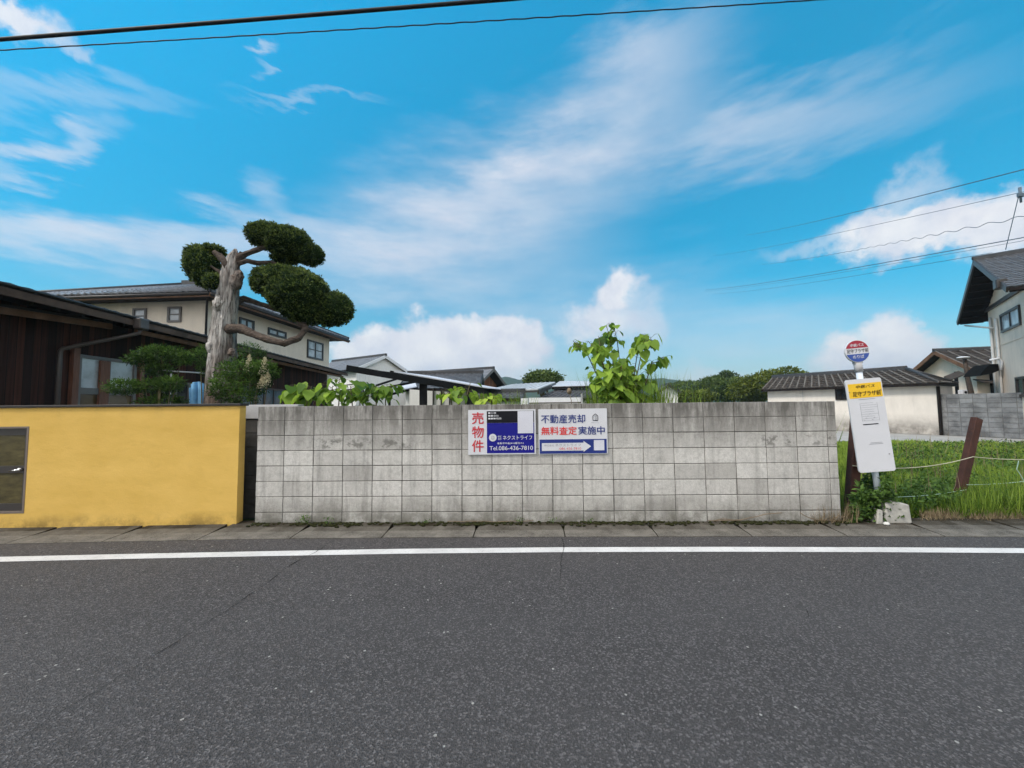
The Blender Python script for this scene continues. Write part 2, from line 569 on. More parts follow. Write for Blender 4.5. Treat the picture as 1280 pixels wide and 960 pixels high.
MT['leaf_clip'] = leafmat('clipped_needles', (.015, .034, .008), (.19, .25, .05), .25)
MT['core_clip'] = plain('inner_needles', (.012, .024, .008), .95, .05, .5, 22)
MT['leaf_fine'] = leafmat('fine_dark_leaf', (.020, .048, .010), (.14, .25, .04), .35)
MT['leaf_big'] = leafmat('broad_leaf', (.060, .14, .018), (.36, .53, .07), .45)
MT['leaf_lime'] = leafmat('lime_leaf', (.15, .26, .03), (.44, .58, .07), .4)
MT['leaf_tree'] = leafmat('far_tree_leaf', (.026, .052, .014), (.15, .21, .05), .3)
MT['leaf_tree2'] = leafmat('yellowish_tree_leaf', (.05, .075, .014), (.22, .26, .04), .3)
MT['leaf_weed'] = leafmat('weed_leaf', (.028, .065, .014), (.13, .23, .04), .35)
MT['grass'] = leafmat('grass_blade', (.060, .125, .014), (.34, .45, .065), .4)
MT['grass_dry'] = leafmat('dry_grass_blade', (.14, .10, .06), (.34, .27, .16), .3)
MT['flower'] = leafmat('cream_flower', (.45, .40, .24), (.72, .66, .46), .3)


def glass(name, c, rough=.06):
    t = NT(name)
    return t.done(t.mix(t.ramp(t.noise(2.5, 4), .4, .6), mul(c, .8), mul(c, 1.2)), rough, .9)


MT['glass_dark'] = glass('dark_window_glass', (.025, .027, .03))
MT['glass_pale'] = glass('pale_window_glass', (.42, .45, .48), .12)  # on the low house this pale tone is a painted reflection
MT['glass_brown'] = glass('brown_lower_glass', (.085, .058, .030), .15)
MT['glass_blue'] = glass('bluish_window_glass', (.10, .16, .20), .1)


def hillmat():
    t = NT('wooded_hill')
    v = t.voro(.22)
    col = t.mix(t.ramp(v, .1, .8), (.045, .075, .028), (.016, .032, .014))
    col = t.mix(t.ramp(t.noise(.03, 6, .6), .4, .65, 0, .5), col, (.03, .055, .03))
    return t.done(col, .95, .05)


MT['hill'] = hillmat()

# ------------------------------------------------------------------ builders
OFF = {}


def thing(name, label, cat, loc=(0, 0, 0), group=None):
    o = bpy.data.objects.new(name, None)
    o.empty_display_size = .2
    COL.objects.link(o)
    o.location = loc
    tag(o, label, cat, group)
    OFF[o.name] = Vector(loc)
    return o


def tag(o, label, cat, group=None):
    o['label'], o['category'] = label, cat
    if group:
        o['group'] = group


def link_mesh(name, me, parent=None, loc=None):
    o = bpy.data.objects.new(name, me)
    COL.objects.link(o)
    if parent is not None:
        o.parent = parent
        OFF[o.name] = OFF[parent.name]
    elif loc is not None:
        o.location = loc
    return o


class MB:
    """collects shapes in world coordinates; build() links them as ONE mesh"""

    def __init__(s):
        s.v, s.f, s.mi, s.t = [], [], [], []
        s.smooth = []
        s.tint = .5

    def add(s, vs, fs, mi=0, smooth=False, tint=None):
        n = len(s.v)
        s.v += [tuple(x) for x in vs]
        for f in fs:
            s.f.append(tuple(i + n for i in f))
            s.mi.append(mi)
            s.smooth.append(smooth)
            s.t.append(s.tint if tint is None else tint)

    def quad(s, a, b, c, d, mi=0):
        s.add([a, b, c, d], [(0, 1, 2, 3)], mi)

    def box(s, c, size, ax=None, mi=0, bev=0.0, tint=None):
        c = Vector(c)
        X, Y, Z = ax or (Vector((1, 0, 0)), Vector((0, 1, 0)), Vector((0, 0, 1)))
        hx, hy, hz = size[0] / 2, size[1] / 2, size[2] / 2
        if bev <= 0:
            vs = [c + X * (i * hx) + Y * (j * hy) + Z * (k * hz) for k in (-1, 1) for j in (-1, 1) for i in (-1, 1)]
            fs = [(0, 2, 3, 1), (4, 5, 7, 6), (0, 1, 5, 4), (2, 6, 7, 3), (0, 4, 6, 2), (1, 3, 7, 5)]
            s.add(vs, fs, mi, tint=tint)
            return
        b = bev
        vs, idx = [], {}
        for i in (-1, 1):
            for j in (-1, 1):
                for k in (-1, 1):
                    for w in range(3):
                        ex, ey, ez = (hx, hy, hz)
                        if w != 0:
                            ex -= b
                        if w != 1:
                            ey -= b
                        if w != 2:
                            ez -= b
                        idx[(i, j, k, w)] = len(vs)
                        vs.append(c + X * (i * ex) + Y * (j * ey) + Z * (k * ez))
        fs = []
        I = idx
        for q in (-1, 1):
            def o(l, flip):
                return l if not flip else l[::-1]
            fs.append(o([I[(q, -1, -1, 0)], I[(q, 1, -1, 0)], I[(q, 1, 1, 0)], I[(q, -1, 1, 0)]], q < 0))
            fs.append(o([I[(-1, q, -1, 1)], I[(-1, q, 1, 1)], I[(1, q, 1, 1)], I[(1, q, -1, 1)]], q < 0))
            fs.append(o([I[(-1, -1, q, 2)], I[(1, -1, q, 2)], I[(1, 1, q, 2)], I[(-1, 1, q, 2)]], q < 0))
        for a in (-1, 1):
            for b_ in (-1, 1):
                fs.append([I[(a, b_, -1, 0)], I[(a, b_, -1, 1)], I[(a, b_, 1, 1)], I[(a, b_, 1, 0)]])
                fs.append([I[(a, -1, b_, 0)], I[(a, -1, b_, 2)], I[(a, 1, b_, 2)], I[(a, 1, b_, 0)]])
                fs.append([I[(-1, a, b_, 1)], I[(-1, a, b_, 2)], I[(1, a, b_, 2)], I[(1, a, b_, 1)]])
                for k in (-1, 1):
                    fs.append([I[(a, b_, k, 0)], I[(a, b_, k, 1)], I[(a, b_, k, 2)]])
        s.add(vs, fs, mi, tint=tint)

    def bar(s, a, b, w, h, up=(0, 0, 1), mi=0, bev=0):
        a, b = Vector(a), Vector(b)
        d = b - a
        Y = d.normalized()
        X = Y.cross(Vector(up))
        if X.length < 1e-5:
            X = Vector((1, 0, 0))
        X.normalize()
        Z = X.cross(Y)
        s.box((a + b) / 2, (w, d.length, h), (X, Y, Z), mi, bev)

    def tube(s, pts, rad, n=8, mi=0, cap=True, fn=None, tint=None):
        pts = [Vector(p) for p in pts]
        if isinstance(rad, (int, float)):
            rad = [rad] * len(pts)
        vs, prev = [], None
        for i, p in enumerate(pts):
            t = (pts[min(i + 1, len(pts) - 1)] - pts[max(i - 1, 0)]).normalized()
            if prev is None:
                X = t.cross(Vector((0, 1, 0)))
                if X.length < .2:
                    X = t.cross(Vector((1, 0, 0)))
            else:
                X = prev - t * prev.dot(t)
            X.normalize()
            prev = X
            Yv = t.cross(X)
            for k in range(n):
                a = 2 * math.pi * k / n
                rr = rad[i] * (fn(i, a, p) if fn else 1.0)
                vs.append(p + (X * math.cos(a) + Yv * math.sin(a)) * rr)
        fs = []
        for i in range(len(pts) - 1):
            for k in range(n):
                fs.append((i * n + k, i * n + (k + 1) % n, (i + 1) * n + (k + 1) % n, (i + 1) * n + k))
        if cap:
            fs.append(tuple(range(n))[::-1])
            fs.append(tuple((len(pts) - 1) * n + k for k in range(n)))
        s.add(vs, fs, mi, True, tint)

    def prism(s, outline, depth, mi=0):
        """outline: world points of one flat face; depth: vector to the other face"""
        n = len(outline)
        o = [Vector(p) for p in outline]
        d = Vector(depth)
        vs = o + [p + d for p in o]
        fs = [tuple(range(n)), tuple(range(n, 2 * n))[::-1]]
        fs += [(i, i + n, (i + 1) % n + n, (i + 1) % n) for i in range(n)]
        s.add(vs, fs, mi)

    def grid(s, P, nu, nv, mi=0, smooth=True, tint=None):
        vs = [P(i / nu, j / nv) for j in range(nv + 1) for i in range(nu + 1)]
        w = nu + 1
        fs = [(j * w + i, j * w + i + 1, (j + 1) * w + i + 1, (j + 1) * w + i) for j in range(nv) for i in range(nu)]
        s.add(vs, fs, mi, smooth, tint)

    def build(s, name, mats, parent=None, loc=None):
        me = bpy.data.meshes.new(name)
        off = OFF[parent.name] if parent is not None else Vector(loc or (0, 0, 0))
        me.from_pydata([(v[0] - off.x, v[1] - off.y, v[2] - off.z) for v in s.v], [], s.f)
        if not isinstance(mats, (list, tuple)):
            mats = [mats]
        for m in mats:
            me.materials.append(MT[m])
        me.polygons.foreach_set('material_index', s.mi)
        me.polygons.foreach_set('use_smooth', s.smooth)
        a = me.attributes.new('tint', 'FLOAT', 'FACE')
        a.data.foreach_set('value', s.t)
        me.update()
        import bmesh
        bm = bmesh.new()
        bm.from_mesh(me)
        bmesh.ops.recalc_face_normals(bm, faces=bm.faces)
        bm.to_mesh(me)
        bm.free()
        o = link_mesh(name, me, parent, loc)
        if parent is None:
            OFF[o.name] = Vector(loc or (0, 0, 0))
        return o


def V(x, y, z=0.0):
    return Vector((x, y, z))


def single(mb, name, mats, label, cat, base, group=None):
    o = mb.build(name, mats, None, base)
    tag(o, label, cat, group)
    return o


def structure(mb, name, mats, kind='structure'):
    o = mb.build(name, mats)
    o['kind'] = kind
    return o


# ---- leaf meshes from arrays
SHAPES = {
    'diamond': (np.array([[0, 0, 0], [.32, .45, .06], [0, 1, 0], [-.32, .45, .06]]), [(0, 1, 2), (0, 2, 3)]),
    'oval': (np.array([[0, 0, 0], [.24, .3, .05], [.22, .7, .04], [0, 1, -.06], [-.22, .7, .04], [-.24, .3, .05]]), [(0, 1, 2, 3), (0, 3, 4, 5)]),
    'heart': (np.array([[0, .08, 0], [.30, 0, .03], [.50, .22, .05], [.43, .55, .02], [0, 1.05, -.16], [-.43, .55, .02], [-.50, .22, .05], [-.30, 0, .03], [0, .5, -.05]]),
              [(0, 1, 2, 8), (8, 2, 3), (8, 3, 4), (8, 4, 5), (8, 5, 6), (0, 8, 6, 7)]),
    'blade': (np.array([[-.5, 0, 0], [.5, 0, 0], [.34, .55, .06], [-.34, .55, .06], [0, 1, .26]]), [(0, 1, 2, 3), (3, 2, 4)]),
}


def leaf_mesh(name, mat, pos, tip, nrm, size, shape='diamond', tint=None, width=None, parent=None, loc=None, kind=None):
    pos, tip, nrm = np.asarray(pos, float), np.asarray(tip, float), np.asarray(nrm, float)
    n = len(pos)
    tip = tip / (np.linalg.norm(tip, axis=1, keepdims=True) + 1e-9)
    side = np.cross(tip, nrm)
    side /= (np.linalg.norm(side, axis=1, keepdims=True) + 1e-9)
    nn = np.cross(side, tip)
    sv, sf = SHAPES[shape]
    size = np.broadcast_to(np.asarray(size, float), (n,))
    wid = size if width is None else np.broadcast_to(np.asarray(width, float), (n,))
    co = (pos[:, None, :] + side[:, None, :] * (sv[None, :, 0, None] * wid[:, None, None])
          + tip[:, None, :] * (sv[None, :, 1, None] * size[:, None, None])
          + nn[:, None, :] * (sv[None, :, 2, None] * size[:, None, None]))
    off = OFF[parent.name] if parent is not None else Vector(loc or (0, 0, 0))
    co = co.reshape(-1, 3) - np.array(off)
    k = len(sv)
    loops, starts, tot = [], [], []
    fl = [len(f) for f in sf]
    flat = np.concatenate([np.array(f) for f in sf])
    L = len(flat)
    loops = (np.arange(n)[:, None] * k + flat[None, :]).ravel()
    st = np.concatenate([[0], np.cumsum(fl)[:-1]])
    starts = (np.arange(n)[:, None] * L + st[None, :]).ravel()
    me = bpy.data.meshes.new(name)
    me.vertices.add(n * k)
    me.vertices.foreach_set('co', co.ravel())
    me.loops.add(n * L)
    me.loops.foreach_set('vertex_index', loops.astype(np.int32))
    me.polygons.add(n * len(sf))
    me.polygons.foreach_set('loop_start', starts.astype(np.int32))
    if tint is None:
        tint = rng.random(n)
    a = me.attributes.new('tint', 'FLOAT', 'FACE')
    a.data.foreach_set('value', np.repeat(np.clip(tint, 0, 1), len(sf)))
    me.materials.append(MT[mat])
    me.update(calc_edges=True)
    me.validate()
    o = link_mesh(name, me, parent, loc)
    if parent is None:
        OFF[o.name] = off
    if kind:
        o['kind'] = kind
    return o


def unit(n):
    v = rng.normal(size=(n, 3))
    return v / np.linalg.norm(v, axis=1, keepdims=True)


def lobe_points(lobes, n, shell=.55):
    """points in ellipsoid lobes (cx,cy,cz,rx,ry,rz), denser towards the outside"""
    w = np.array([l[3] * l[4] + l[4] * l[5] + l[3] * l[5] for l in lobes])
    ch = rng.choice(len(lobes), n, p=w / w.sum())
    L = np.array(lobes)[ch]
    u = unit(n)
    r = shell + (1 - shell) * rng.random(n) ** .6
    r *= 1 + .10 * rng.normal(size=n)
    return L[:, :3] + u * L[:, 3:] * r[:, None], u


def noisy_ball(mb, c, r, seed, nu=28, nv=18, amp=.12, freq=3.0, mi=0):
    c = Vector(c)

    def P(a, b):
        th, ph = a * 2 * math.pi, (b - .5) * math.pi
        d = V(math.cos(th) * math.cos(ph), math.sin(th) * math.cos(ph), math.sin(ph))
        k = 1 + amp * noise.noise(d * freq + V(seed, seed * .3, 0)) + amp * .5 * noise.noise(d * freq * 3 + V(0, seed, 0))
        return c + V(d.x * r[0], d.y * r[1], d.z * r[2]) * k
    mb.grid(P, nu, nv, mi)


def tiles(mb, A, B, C, D, tw=.27, th=.24, amp=.028, mi=0, sub=4, rib_mi=None, rib_every=0, flat=False):
    """tiled slope: A->B along the eave, D->C along the top"""
    A, B, C, D = map(Vector, (A, B, C, D))
    nrm = (B - A).cross(D - A).normalized()
    if nrm.z < 0:
        nrm = -nrm
    nc = max(2, round((B - A).length / tw))
    nr = max(2, round((D - A).length / th))
    sag = lambda x: (math.sin(2 * math.pi * x) + .35 * math.sin(4 * math.pi * x)) * .5
    for r in range(nr):
        for q in range(1):
            v0, v1 = r / nr, (r + 1) / nr
            vs = []
            for (v, lift) in ((v0, .030), (v0, .0 if r else -.02), (v0, .030), (v1, .004)):
                for i in range(nc * sub + 1):
                    u = i / (nc * sub)
                    p = A.lerp(B, u).lerp(D.lerp(C, u), v)
                    vs.append(p + nrm * (lift + amp * (1 + sag(i / sub))))
            w = nc * sub + 1
            n0 = len(mb.v)
            mb.v += [tuple(x) for x in vs]
            for (a, b) in ((1, 0), (2, 3)):
                for i in range(nc * sub):
                    col = i // sub
                    tt = ((col * 7919 + r * 104729) % 97) / 97
                    mb.f.append((n0 + a * w + i, n0 + a * w + i + 1, n0 + b * w + i + 1, n0 + b * w + i))
                    mb.mi.append(mi)
                    mb.smooth.append(False)
                    mb.t.append(tt)
    if rib_mi is not None:
        k = nc // rib_every
        for i in range(k + 1):
            u = i / k
            a, b = A.lerp(B, u) + nrm * .05, D.lerp(C, u) + nrm * .05
            mb.tube([a.lerp(b, j / 4) for j in range(5)], .045, 6, rib_mi)


def window(root, P, r, u, w, h, frame='win_dark', pane='glass_dark', mull=1, trans=0, fw=.05, n=None, name='window', split_pane=None):
    """P = lower left corner on the wall; r,u unit vectors; n outward"""
    r, u = Vector(r).normalized(), Vector(u).normalized()
    n = Vector(n) if n is not None else r.cross(u)
    P = Vector(P)
    mb = MB()
    ax = (r, n, u)
    d = .07
    c = lambda x, y, z=0: P + r * x + u * y + n * z
    mb.box(c(fw / 2, h / 2, d / 2 - .01), (fw, d, h), ax)
    mb.box(c(w - fw / 2, h / 2, d / 2 - .01), (fw, d, h), ax)
    mb.box(c(w / 2, fw / 2, d / 2 - .01), (w - 2 * fw, d, fw), ax)
    mb.box(c(w / 2, h - fw / 2, d / 2 - .01), (w - 2 * fw, d, fw), ax)
    for i in range(mull):
        x = w * (i + 1) / (mull + 1)
        mb.box(c(x, h / 2, d / 2 - .015), (fw * .9, d - .01, h - 2 * fw), ax)
    for i in range(trans):
        y = h * (i + 1) / (trans + 1)
        mb.box(c(w / 2, y, d / 2 - .02), (w - 2 * fw, d - .02, fw * .6), ax)
    wo = mb.build(name, frame, root)
    pb = MB()
    pb.box(c(w / 2, h / 2, .008), (w - 2 * fw, .012, h - 2 * fw), ax)
    pb.build('pane', pane, wo)
    return wo


class House:
    """gable house; A = plan point under the ridge at the first gable edge of the roof, e1 = ridge direction"""

    def __init__(s, name, label, cat, A, e1, L, half, z_eave, rise, wall='white_wall', roof='tile_grey', oh_e=.5, oh_g=.4,
                 z0=0.0, barge='eave_dark', amp=.028, tw=.27, rib=None, th_slab=.10, group=None, gable=None, soffit='dark_wood', sub=4, hip=0.0):
        s.A, s.e1 = V(A[0], A[1]), V(e1[0], e1[1]).normalized()
        s.e2 = V(-s.e1.y, s.e1.x)
        s.root = thing(name, label, cat, (s.P(L / 2, 0, z0)), group)
        s.L, s.half = L, half
        hw = half - oh_e
        slope = rise / half
        zw = lambda y: z_eave + (half - abs(y)) * slope - .06
        mb = MB()
        o = [s.P(oh_g, -hw, z0), s.P(oh_g, hw, z0), s.P(oh_g, hw, zw(hw)), s.P(oh_g, 0, zw(0)), s.P(oh_g, -hw, zw(hw))]
        if hip:
            lo = [o[0], o[1], o[2], o[4]]
            mb.prism(lo, s.e1 * (L - 2 * oh_g))
            mb.prism([o[4] + V(0, 0, .001), o[2] + V(0, 0, .001), o[3]], s.e1 * (L - hip - 2 * oh_g))
        else:
            mb.prism(o, s.e1 * (L - 2 * oh_g))
        s.wall = mb.build('wall', wall, s.root)
        rb = MB()
        t = th_slab
        for sg in (-1, 1):
            a, b = s.P(0, sg * half, z_eave), s.P(L, sg * half, z_eave)
            c, d = s.P(L - hip, 0, z_eave + rise), s.P(0, 0, z_eave + rise)
            dz = V(0, 0, -t)
            rb.prism([a, b, c, d], dz, 1)
            tiles(rb, a + V(0, 0, .012), b + V(0, 0, .012), c + V(0, 0, .012), d + V(0, 0, .012), amp=amp, tw=tw, rib_mi=2 if rib else None, rib_every=rib or 0, sub=sub)
        if hip:
            a, b, c = s.P(L, -half, z_eave + .012), s.P(L, half, z_eave + .012), s.P(L - hip, 0, z_eave + rise + .012)
            tiles(rb, a, b, c, c, amp=amp, tw=tw, sub=sub)
            rb.prism([a - V(0, 0, .02), b - V(0, 0, .02), c - V(0, 0, .02)], V(0, 0, -t), 1)
            for q in (a, b):
                rb.tube([q + V(0, 0, .06), c + V(0, 0, .10)], .07, 8, 3)
        rb.bar(s.P(-.05, 0, z_eave + rise + .07), s.P(L - hip + .05, 0, z_eave + rise + .07), .22, .14, mi=3)
        rb.tube([s.P(-.08, 0, z_eave + rise + .15), s.P(L - hip + .08, 0, z_eave + rise + .15)], .075, 8, 3)
        s.roof = rb.build('roof', [roof, soffit, 'tile_rib', 'ridge_tile'], s.root)
        for x in ((-.02,) if hip else (-.02, L + .02)):
            bb = MB()
            for sg in (-1, 1):
                bb.bar(s.P(x, sg * (half + .02), z_eave - .05), s.P(x, sg * .02, z_eave + rise - .05), .06, .22)
            bb.build('bargeboard', barge, s.root)
        s.slope, s.ze, s.rise = slope, z_eave, rise

    def P(s, x, y, z=0.0):
        return s.A + s.e1 * x + s.e2 * y + V(0, 0, z)


# ------------------------------------------------------------------ text
def text_into(mb, body, O, r, u, w, h, mi=0, bold=.0, shear=0.0, n_off=.004, keep=False):
    """write body into the box (w,h) whose lower-left corner is O, on the plane of r,u"""
    c = bpy.data.curves.new('t', 'FONT')
    c.body = body
    c.shear = shear
    c.resolution_u = 3
    o = bpy.data.objects.new('t', c)
    COL.objects.link(o)
    dg = bpy.context.evaluated_depsgraph_get()
    me = bpy.data.meshes.new_from_object(o.evaluated_get(dg))
    vs = np.array([v.co[:] for v in me.vertices])
    lo, hi = vs.min(0), vs.max(0)
    sx, sy = w / (hi[0] - lo[0]), h / (hi[1] - lo[1])
    r, u, O = Vector(r), Vector(u), Vector(O)
    n = r.cross(u).normalized()
    polys = [tuple(p.vertices) for p in me.polygons]
    k = bold * .55 * h
    for q, (dx, dy) in enumerate(((0, 0), (k, 0), (-k, 0), (0, k), (0, -k)) if bold > 0 else ((0, 0),)):
        mb.add([O + r * ((v[0] - lo[0]) * sx + dx) + u * ((v[1] - lo[1]) * sy + dy) + n * (n_off + q * 4e-5) for v in vs], polys, mi)
    bpy.data.objects.remove(o)
    bpy.data.curves.remove(c)
    bpy.data.meshes.remove(me)


def rect(mb, O, r, u, x0, y0, x1, y1, off, mi=0, rad=0.0, th=.0025):
    r, u, O = Vector(r), Vector(u), Vector(O)
    n = r.cross(u).normalized()
    if rad <= 0:
        pts = [(x0, y0), (x1, y0), (x1, y1), (x0, y1)]
    else:
        pts = []
        for (cx, cy, a0) in ((x1 - rad, y0 + rad, -90), (x1 - rad, y1 - rad, 0), (x0 + rad, y1 - rad, 90), (x0 + rad, y0 + rad, 180)):
            for k in range(6):
                a = R(a0 + 18 * k)
                pts.append((cx + rad * math.cos(a), cy + rad * math.sin(a)))
    mb.prism([O + r * x + u * y + n * off for x, y in pts], n * -th, mi)


# ================================================================== SETTING
g = MB()
g.quad(V(-1100, -200, -.03), V(1100, -200, -.03), V(1100, 1000, -.03), V(-1100, 1000, -.03))
structure(g, 'ground', 'soil')

EDGE = [(-320, 688), (-150, 684.5), (0, 680.5), (150, 677.3), (320, 674.2), (500, 672.4), (700, 671.4), (900, 671), (1100, 670.8), (1280, 671.5), (1450, 673), (1700, 676)]
epts = [gnd(*p) for p in EDGE]
e_l, e_r = epts[0] + (epts[0] - epts[1]) * 14, epts[-1] + (epts[-1] - epts[-2]) * 14
epts = [e_l] + epts + [e_r]
rd = MB()
n = len(epts)
rd.add([p for p in epts] + [V(p.x, -9, 0) for p in epts], [(i, i + 1, n + i + 1, n + i) for i in range(n - 1)])
structure(rd, 'road', 'asphalt')

ln = MB()
LT = [(-320, 706), (-150, 701.5), (0, 696.0), (150, 692.6), (330, 689.0), (500, 686.0), (700, 684.0), (900, 683.5), (1100, 684), (1280, 685.2), (1450, 687.5), (1700, 691)]
lt = [gnd(*p, .004) for p in LT]
lb = [gnd(p[0], p[1] + 6.1, .004) for p in LT]
lt = [lt[0] + (lt[0] - lt[1]) * 10] + lt + [lt[-1] + (lt[-1] - lt[-2]) * 10]
lb = [lb[0] + (lb[0] - lb[1]) * 10] + lb + [lb[-1] + (lb[-1] - lb[-2]) * 10]
ln.add(lt + lb, [(i, i + 1, len(lt) + i + 1, len(lt) + i) for i in range(len(lt) - 1)])
structure(ln, 'road_line', 'paint')


def crack(pts, w0, w1, seed, z=.0062):
    mb = MB()
    P = [gnd(*p, z) for p in pts]
    out = []
    for i in range(len(P) - 1):
        m = max(3, int((P[i + 1] - P[i]).length / .05))
        for j in range(m):
            out.append(P[i].lerp(P[i + 1], j / m))
    L, Rr = [], []
    for i, p in enumerate(out):
        d = (out[min(i + 1, len(out) - 1)] - out[max(i - 1, 0)]).normalized()
        s = V(-d.y, d.x)
        q = p + s * (.035 * noise.noise(V(i * .13, seed, 0)) + .012 * noise.noise(V(i * .7, seed, 3)))
        w = (w0 + (w1 - w0) * i / len(out)) * max(.1, .7 + 1.4 * noise.noise(V(i * .31, seed, 9)))
        L.append(q + s * w)
        Rr.append(q - s * w)
    k = len(L)
    mb.add(L + Rr, [(i, i + 1, k + i + 1, k + i) for i in range(k - 1)])
    structure(mb, 'road_crack', 'crack')


crack([(414, 676), (393, 690), (355, 712), (300, 752), (215, 806), (150, 845), (60, 900), (-40, 962)], .0042, .0018, 1)
crack([(702, 672), (704, 690), (701, 705), (703, 726)], .0045, .002, 5)
crack([(1008, 762), (1014, 778)], .003, .001, 8)
crack([(0, 803), (30, 798), (60, 795)], .002, .001, 11)

# gutter: cast slabs along the road edge, each with a dark slot at its joint
BASE = [(-320, 666), (0, 658.5), (302, 655), (318, 655), (1050, 650.5), (1280, 651.5), (1700, 655)]


def along(poly, x):
    for (x0, y0), (x1, y1) in zip(poly, poly[1:]):
        if x <= x1:
            return y0 + (y1 - y0) * (x - x0) / (x1 - x0)
    return poly[-1][1]


gt = MB()
jx = [-300 + 103.0 * k for k in range(-2, 18)]


def gut(px, t, z):
    """px measured along the asphalt edge; t 0 at the asphalt, 1 at the wall"""
    a = gnd(px, along(EDGE, px))
    b0 = gnd(px, along(BASE, px))
    b = V(a.x + .03, b0.y)
    p = a.lerp(b, t)
    return V(p.x, p.y, z)


EJ = [gnd(x, along(EDGE, x)).x for x in np.linspace(-320, 1700, 400)]
EX = list(np.linspace(-320, 1700, 400))
x0w = -9.2
k = 0
while x0w < 11.2:
    x1w = x0w + 1.09
    pa, pb = np.interp(x0w + .006, EJ, EX), np.interp(x1w - .006, EJ, EX)
    for (xa, xb, full) in ((pa, pb, True),):
        zs = (.006, .014, .021, .029, .038, .045)
        tt = (0.0, .12, .35, .6, .82, 1.0)
        nu = 8
        rows = []
        for t_, z_ in zip(tt, zs):
            rows.append([gut(xa + (xb - xa) * i / nu, t_, z_) for i in range(nu + 1)])
        # notch for the drain slot: pull the last slab edge back between t .55 and 1
        for ri, amt in ((3, .30), (4, .45), (5, .55)):
            for ci, sgn in ((0, 1), (nu, -1)):
                rows[ri][ci] = rows[ri][ci] + V(sgn * .07 * amt, 0, 0)
        vs = [p for row in rows for p in row]
        w = nu + 1
        fs = [(j * w + i, j * w + i + 1, (j + 1) * w + i + 1, (j + 1) * w + i) for j in range(5) for i in range(nu)]
        base = len(gt.f)
        gt.add(vs, fs, 0, False, .1)
        for j in range(5):
            for i in range(nu):
                gt.t[base + j * nu + i] = (.05, .12, .45, .8, 1.1)[j] * (.7 + .4 * random.random())
        # sides down
        for ci in (0, nu):
            col = [rows[j][ci] for j in range(6)]
            gt.add(col + [c - V(0, 0, .2) for c in col], [(j, j + 1, j + 7, j + 6) for j in range(5)], 0, False, 1.0)
        fr = rows[0]
        gt.add(fr + [V(p.x, p.y, -.05) for p in fr], [(i, i + 1, w + i + 1, w + i) for i in range(nu)], 0, False, .5)
    x0w = x1w
structure(gt, 'gutter', 'gutter')
gb = MB()
gb.add([gut(x, 0, -.022) for x in np.linspace(-400, 1700, 30)] + [gut(x, 1, -.022) for x in np.linspace(-400, 1700, 30)], [(i, i + 1, 31 + i, 30 + i) for i in range(29)])
structure(gb, 'gutter_bed', 'moss')

# lane behind the vacant plot
la = MB()
la.add([V(9.0, 16.6, -.012), V(16.2, 15.4, -.012), V(17.9, 13.8, -.012), V(19.5, 9.5, -.012), V(26, 9.5, -.012), V(21.6, 16, -.012), V(17.4, 24.6, -.012), V(13, 30, -.012), V(5, 30, -.012)], [tuple(range(9))])
structure(la, 'lane', 'lane')

# hills
for (Y, prof, seed, bump) in (
        (620, [(300, 492), (560, 486), (600, 478), (632, 471), (655, 476), (690, 482), (760, 478), (800, 474), (828, 473), (862, 478), (900, 487), (960, 492), (1050, 492), (1300, 494)], 2.0, 1.6),
        (330, [(780, 499), (820, 490), (850, 484), (890, 476), (925, 471), (965, 471), (1020, 478), (1100, 486), (1300, 490)], 5.0, 1.3)):
    hb = MB()
    X0, X1 = prof[0][0], prof[-1][0]

    def P(a, b, Y=Y, prof=prof, seed=seed, bump=bump):
        px = X0 + (X1 - X0) * a
        top = at(px, along(prof, px), Y)
        t = b * 2 if b < .5 else 2 - b * 2
        z = max(-2, top.z) * (1 - (1 - t) ** 1.8) - .5
        p = V(top.x * (1 + (b - .5) * .5), Y + (b - .5) * Y * .5, z)
        p.z += bump * (noise.noise(p * .09 + V(seed, 0, 0)) + .8 * noise.noise(p * .25)) * min(1, t * 2)
        return p
    hb.grid(P, 320, 36)
    structure(hb, 'hill', 'hill')

# ================================================================== WALLS BY THE ROAD
# grey block wall
WA, WB = at(318, 655, 5.20), at(1052.5, 651, 5.04)
WA.z = WB.z = 0
wd = (WB - WA).normalized()
wn_out = V(wd.y, -wd.x)          # towards the road
WL = (WB - WA).length
WT = 1.575
bw = MB()
mid = WA.lerp(WB, .5) - wn_out * .055
bw.box(mid + V(0, 0, WT / 2 - .052), (WL - .012, .095, WT + .09), (wd, -wn_out, V(0, 0, 1)), tint=.05)
zj = [-.02, .172, .375, .577, .780, .983, 1.186, 1.385, WT]
step = (at(1037, 580, 5.04) - at(354.7, 580, 5.195)).length / 18
xj = [0.0] + [(at(354.7, 580, 5.195) - WA).dot(wd) + step * i for i in range(19)] + [WL]
for i in range(len(xj) - 1):
    for j in range(len(zj) - 1):
        x0, x1, z0, z1 = xj[i], xj[i + 1], zj[j], zj[j + 1]
        gap = random.choice((.0035, .0045, .0055, .0065))
        c = WA + wd * ((x0 + x1) / 2 + random.uniform(-.0015, .0015)) - wn_out * (.055 + random.uniform(-.0015, .0015)) + V(0, 0, (z0 + z1) / 2)
        bw.box(c, (x1 - x0 - 2 * gap, .11, z1 - z0 - (2 * gap if j < 7 else 0.0)), (wd, -wn_out, V(0, 0, 1)), bev=.004,
               tint=min(1, max(0, random.gauss(.62 if j < 6 else .3, .27))))
for i_ in range(6):
    bw.mi[i_] = 1
single(bw, 'block_wall', ['block', 'mortar'], 'long grey concrete block wall with square joints along the road edge', 'wall', WA.lerp(WB, .5))

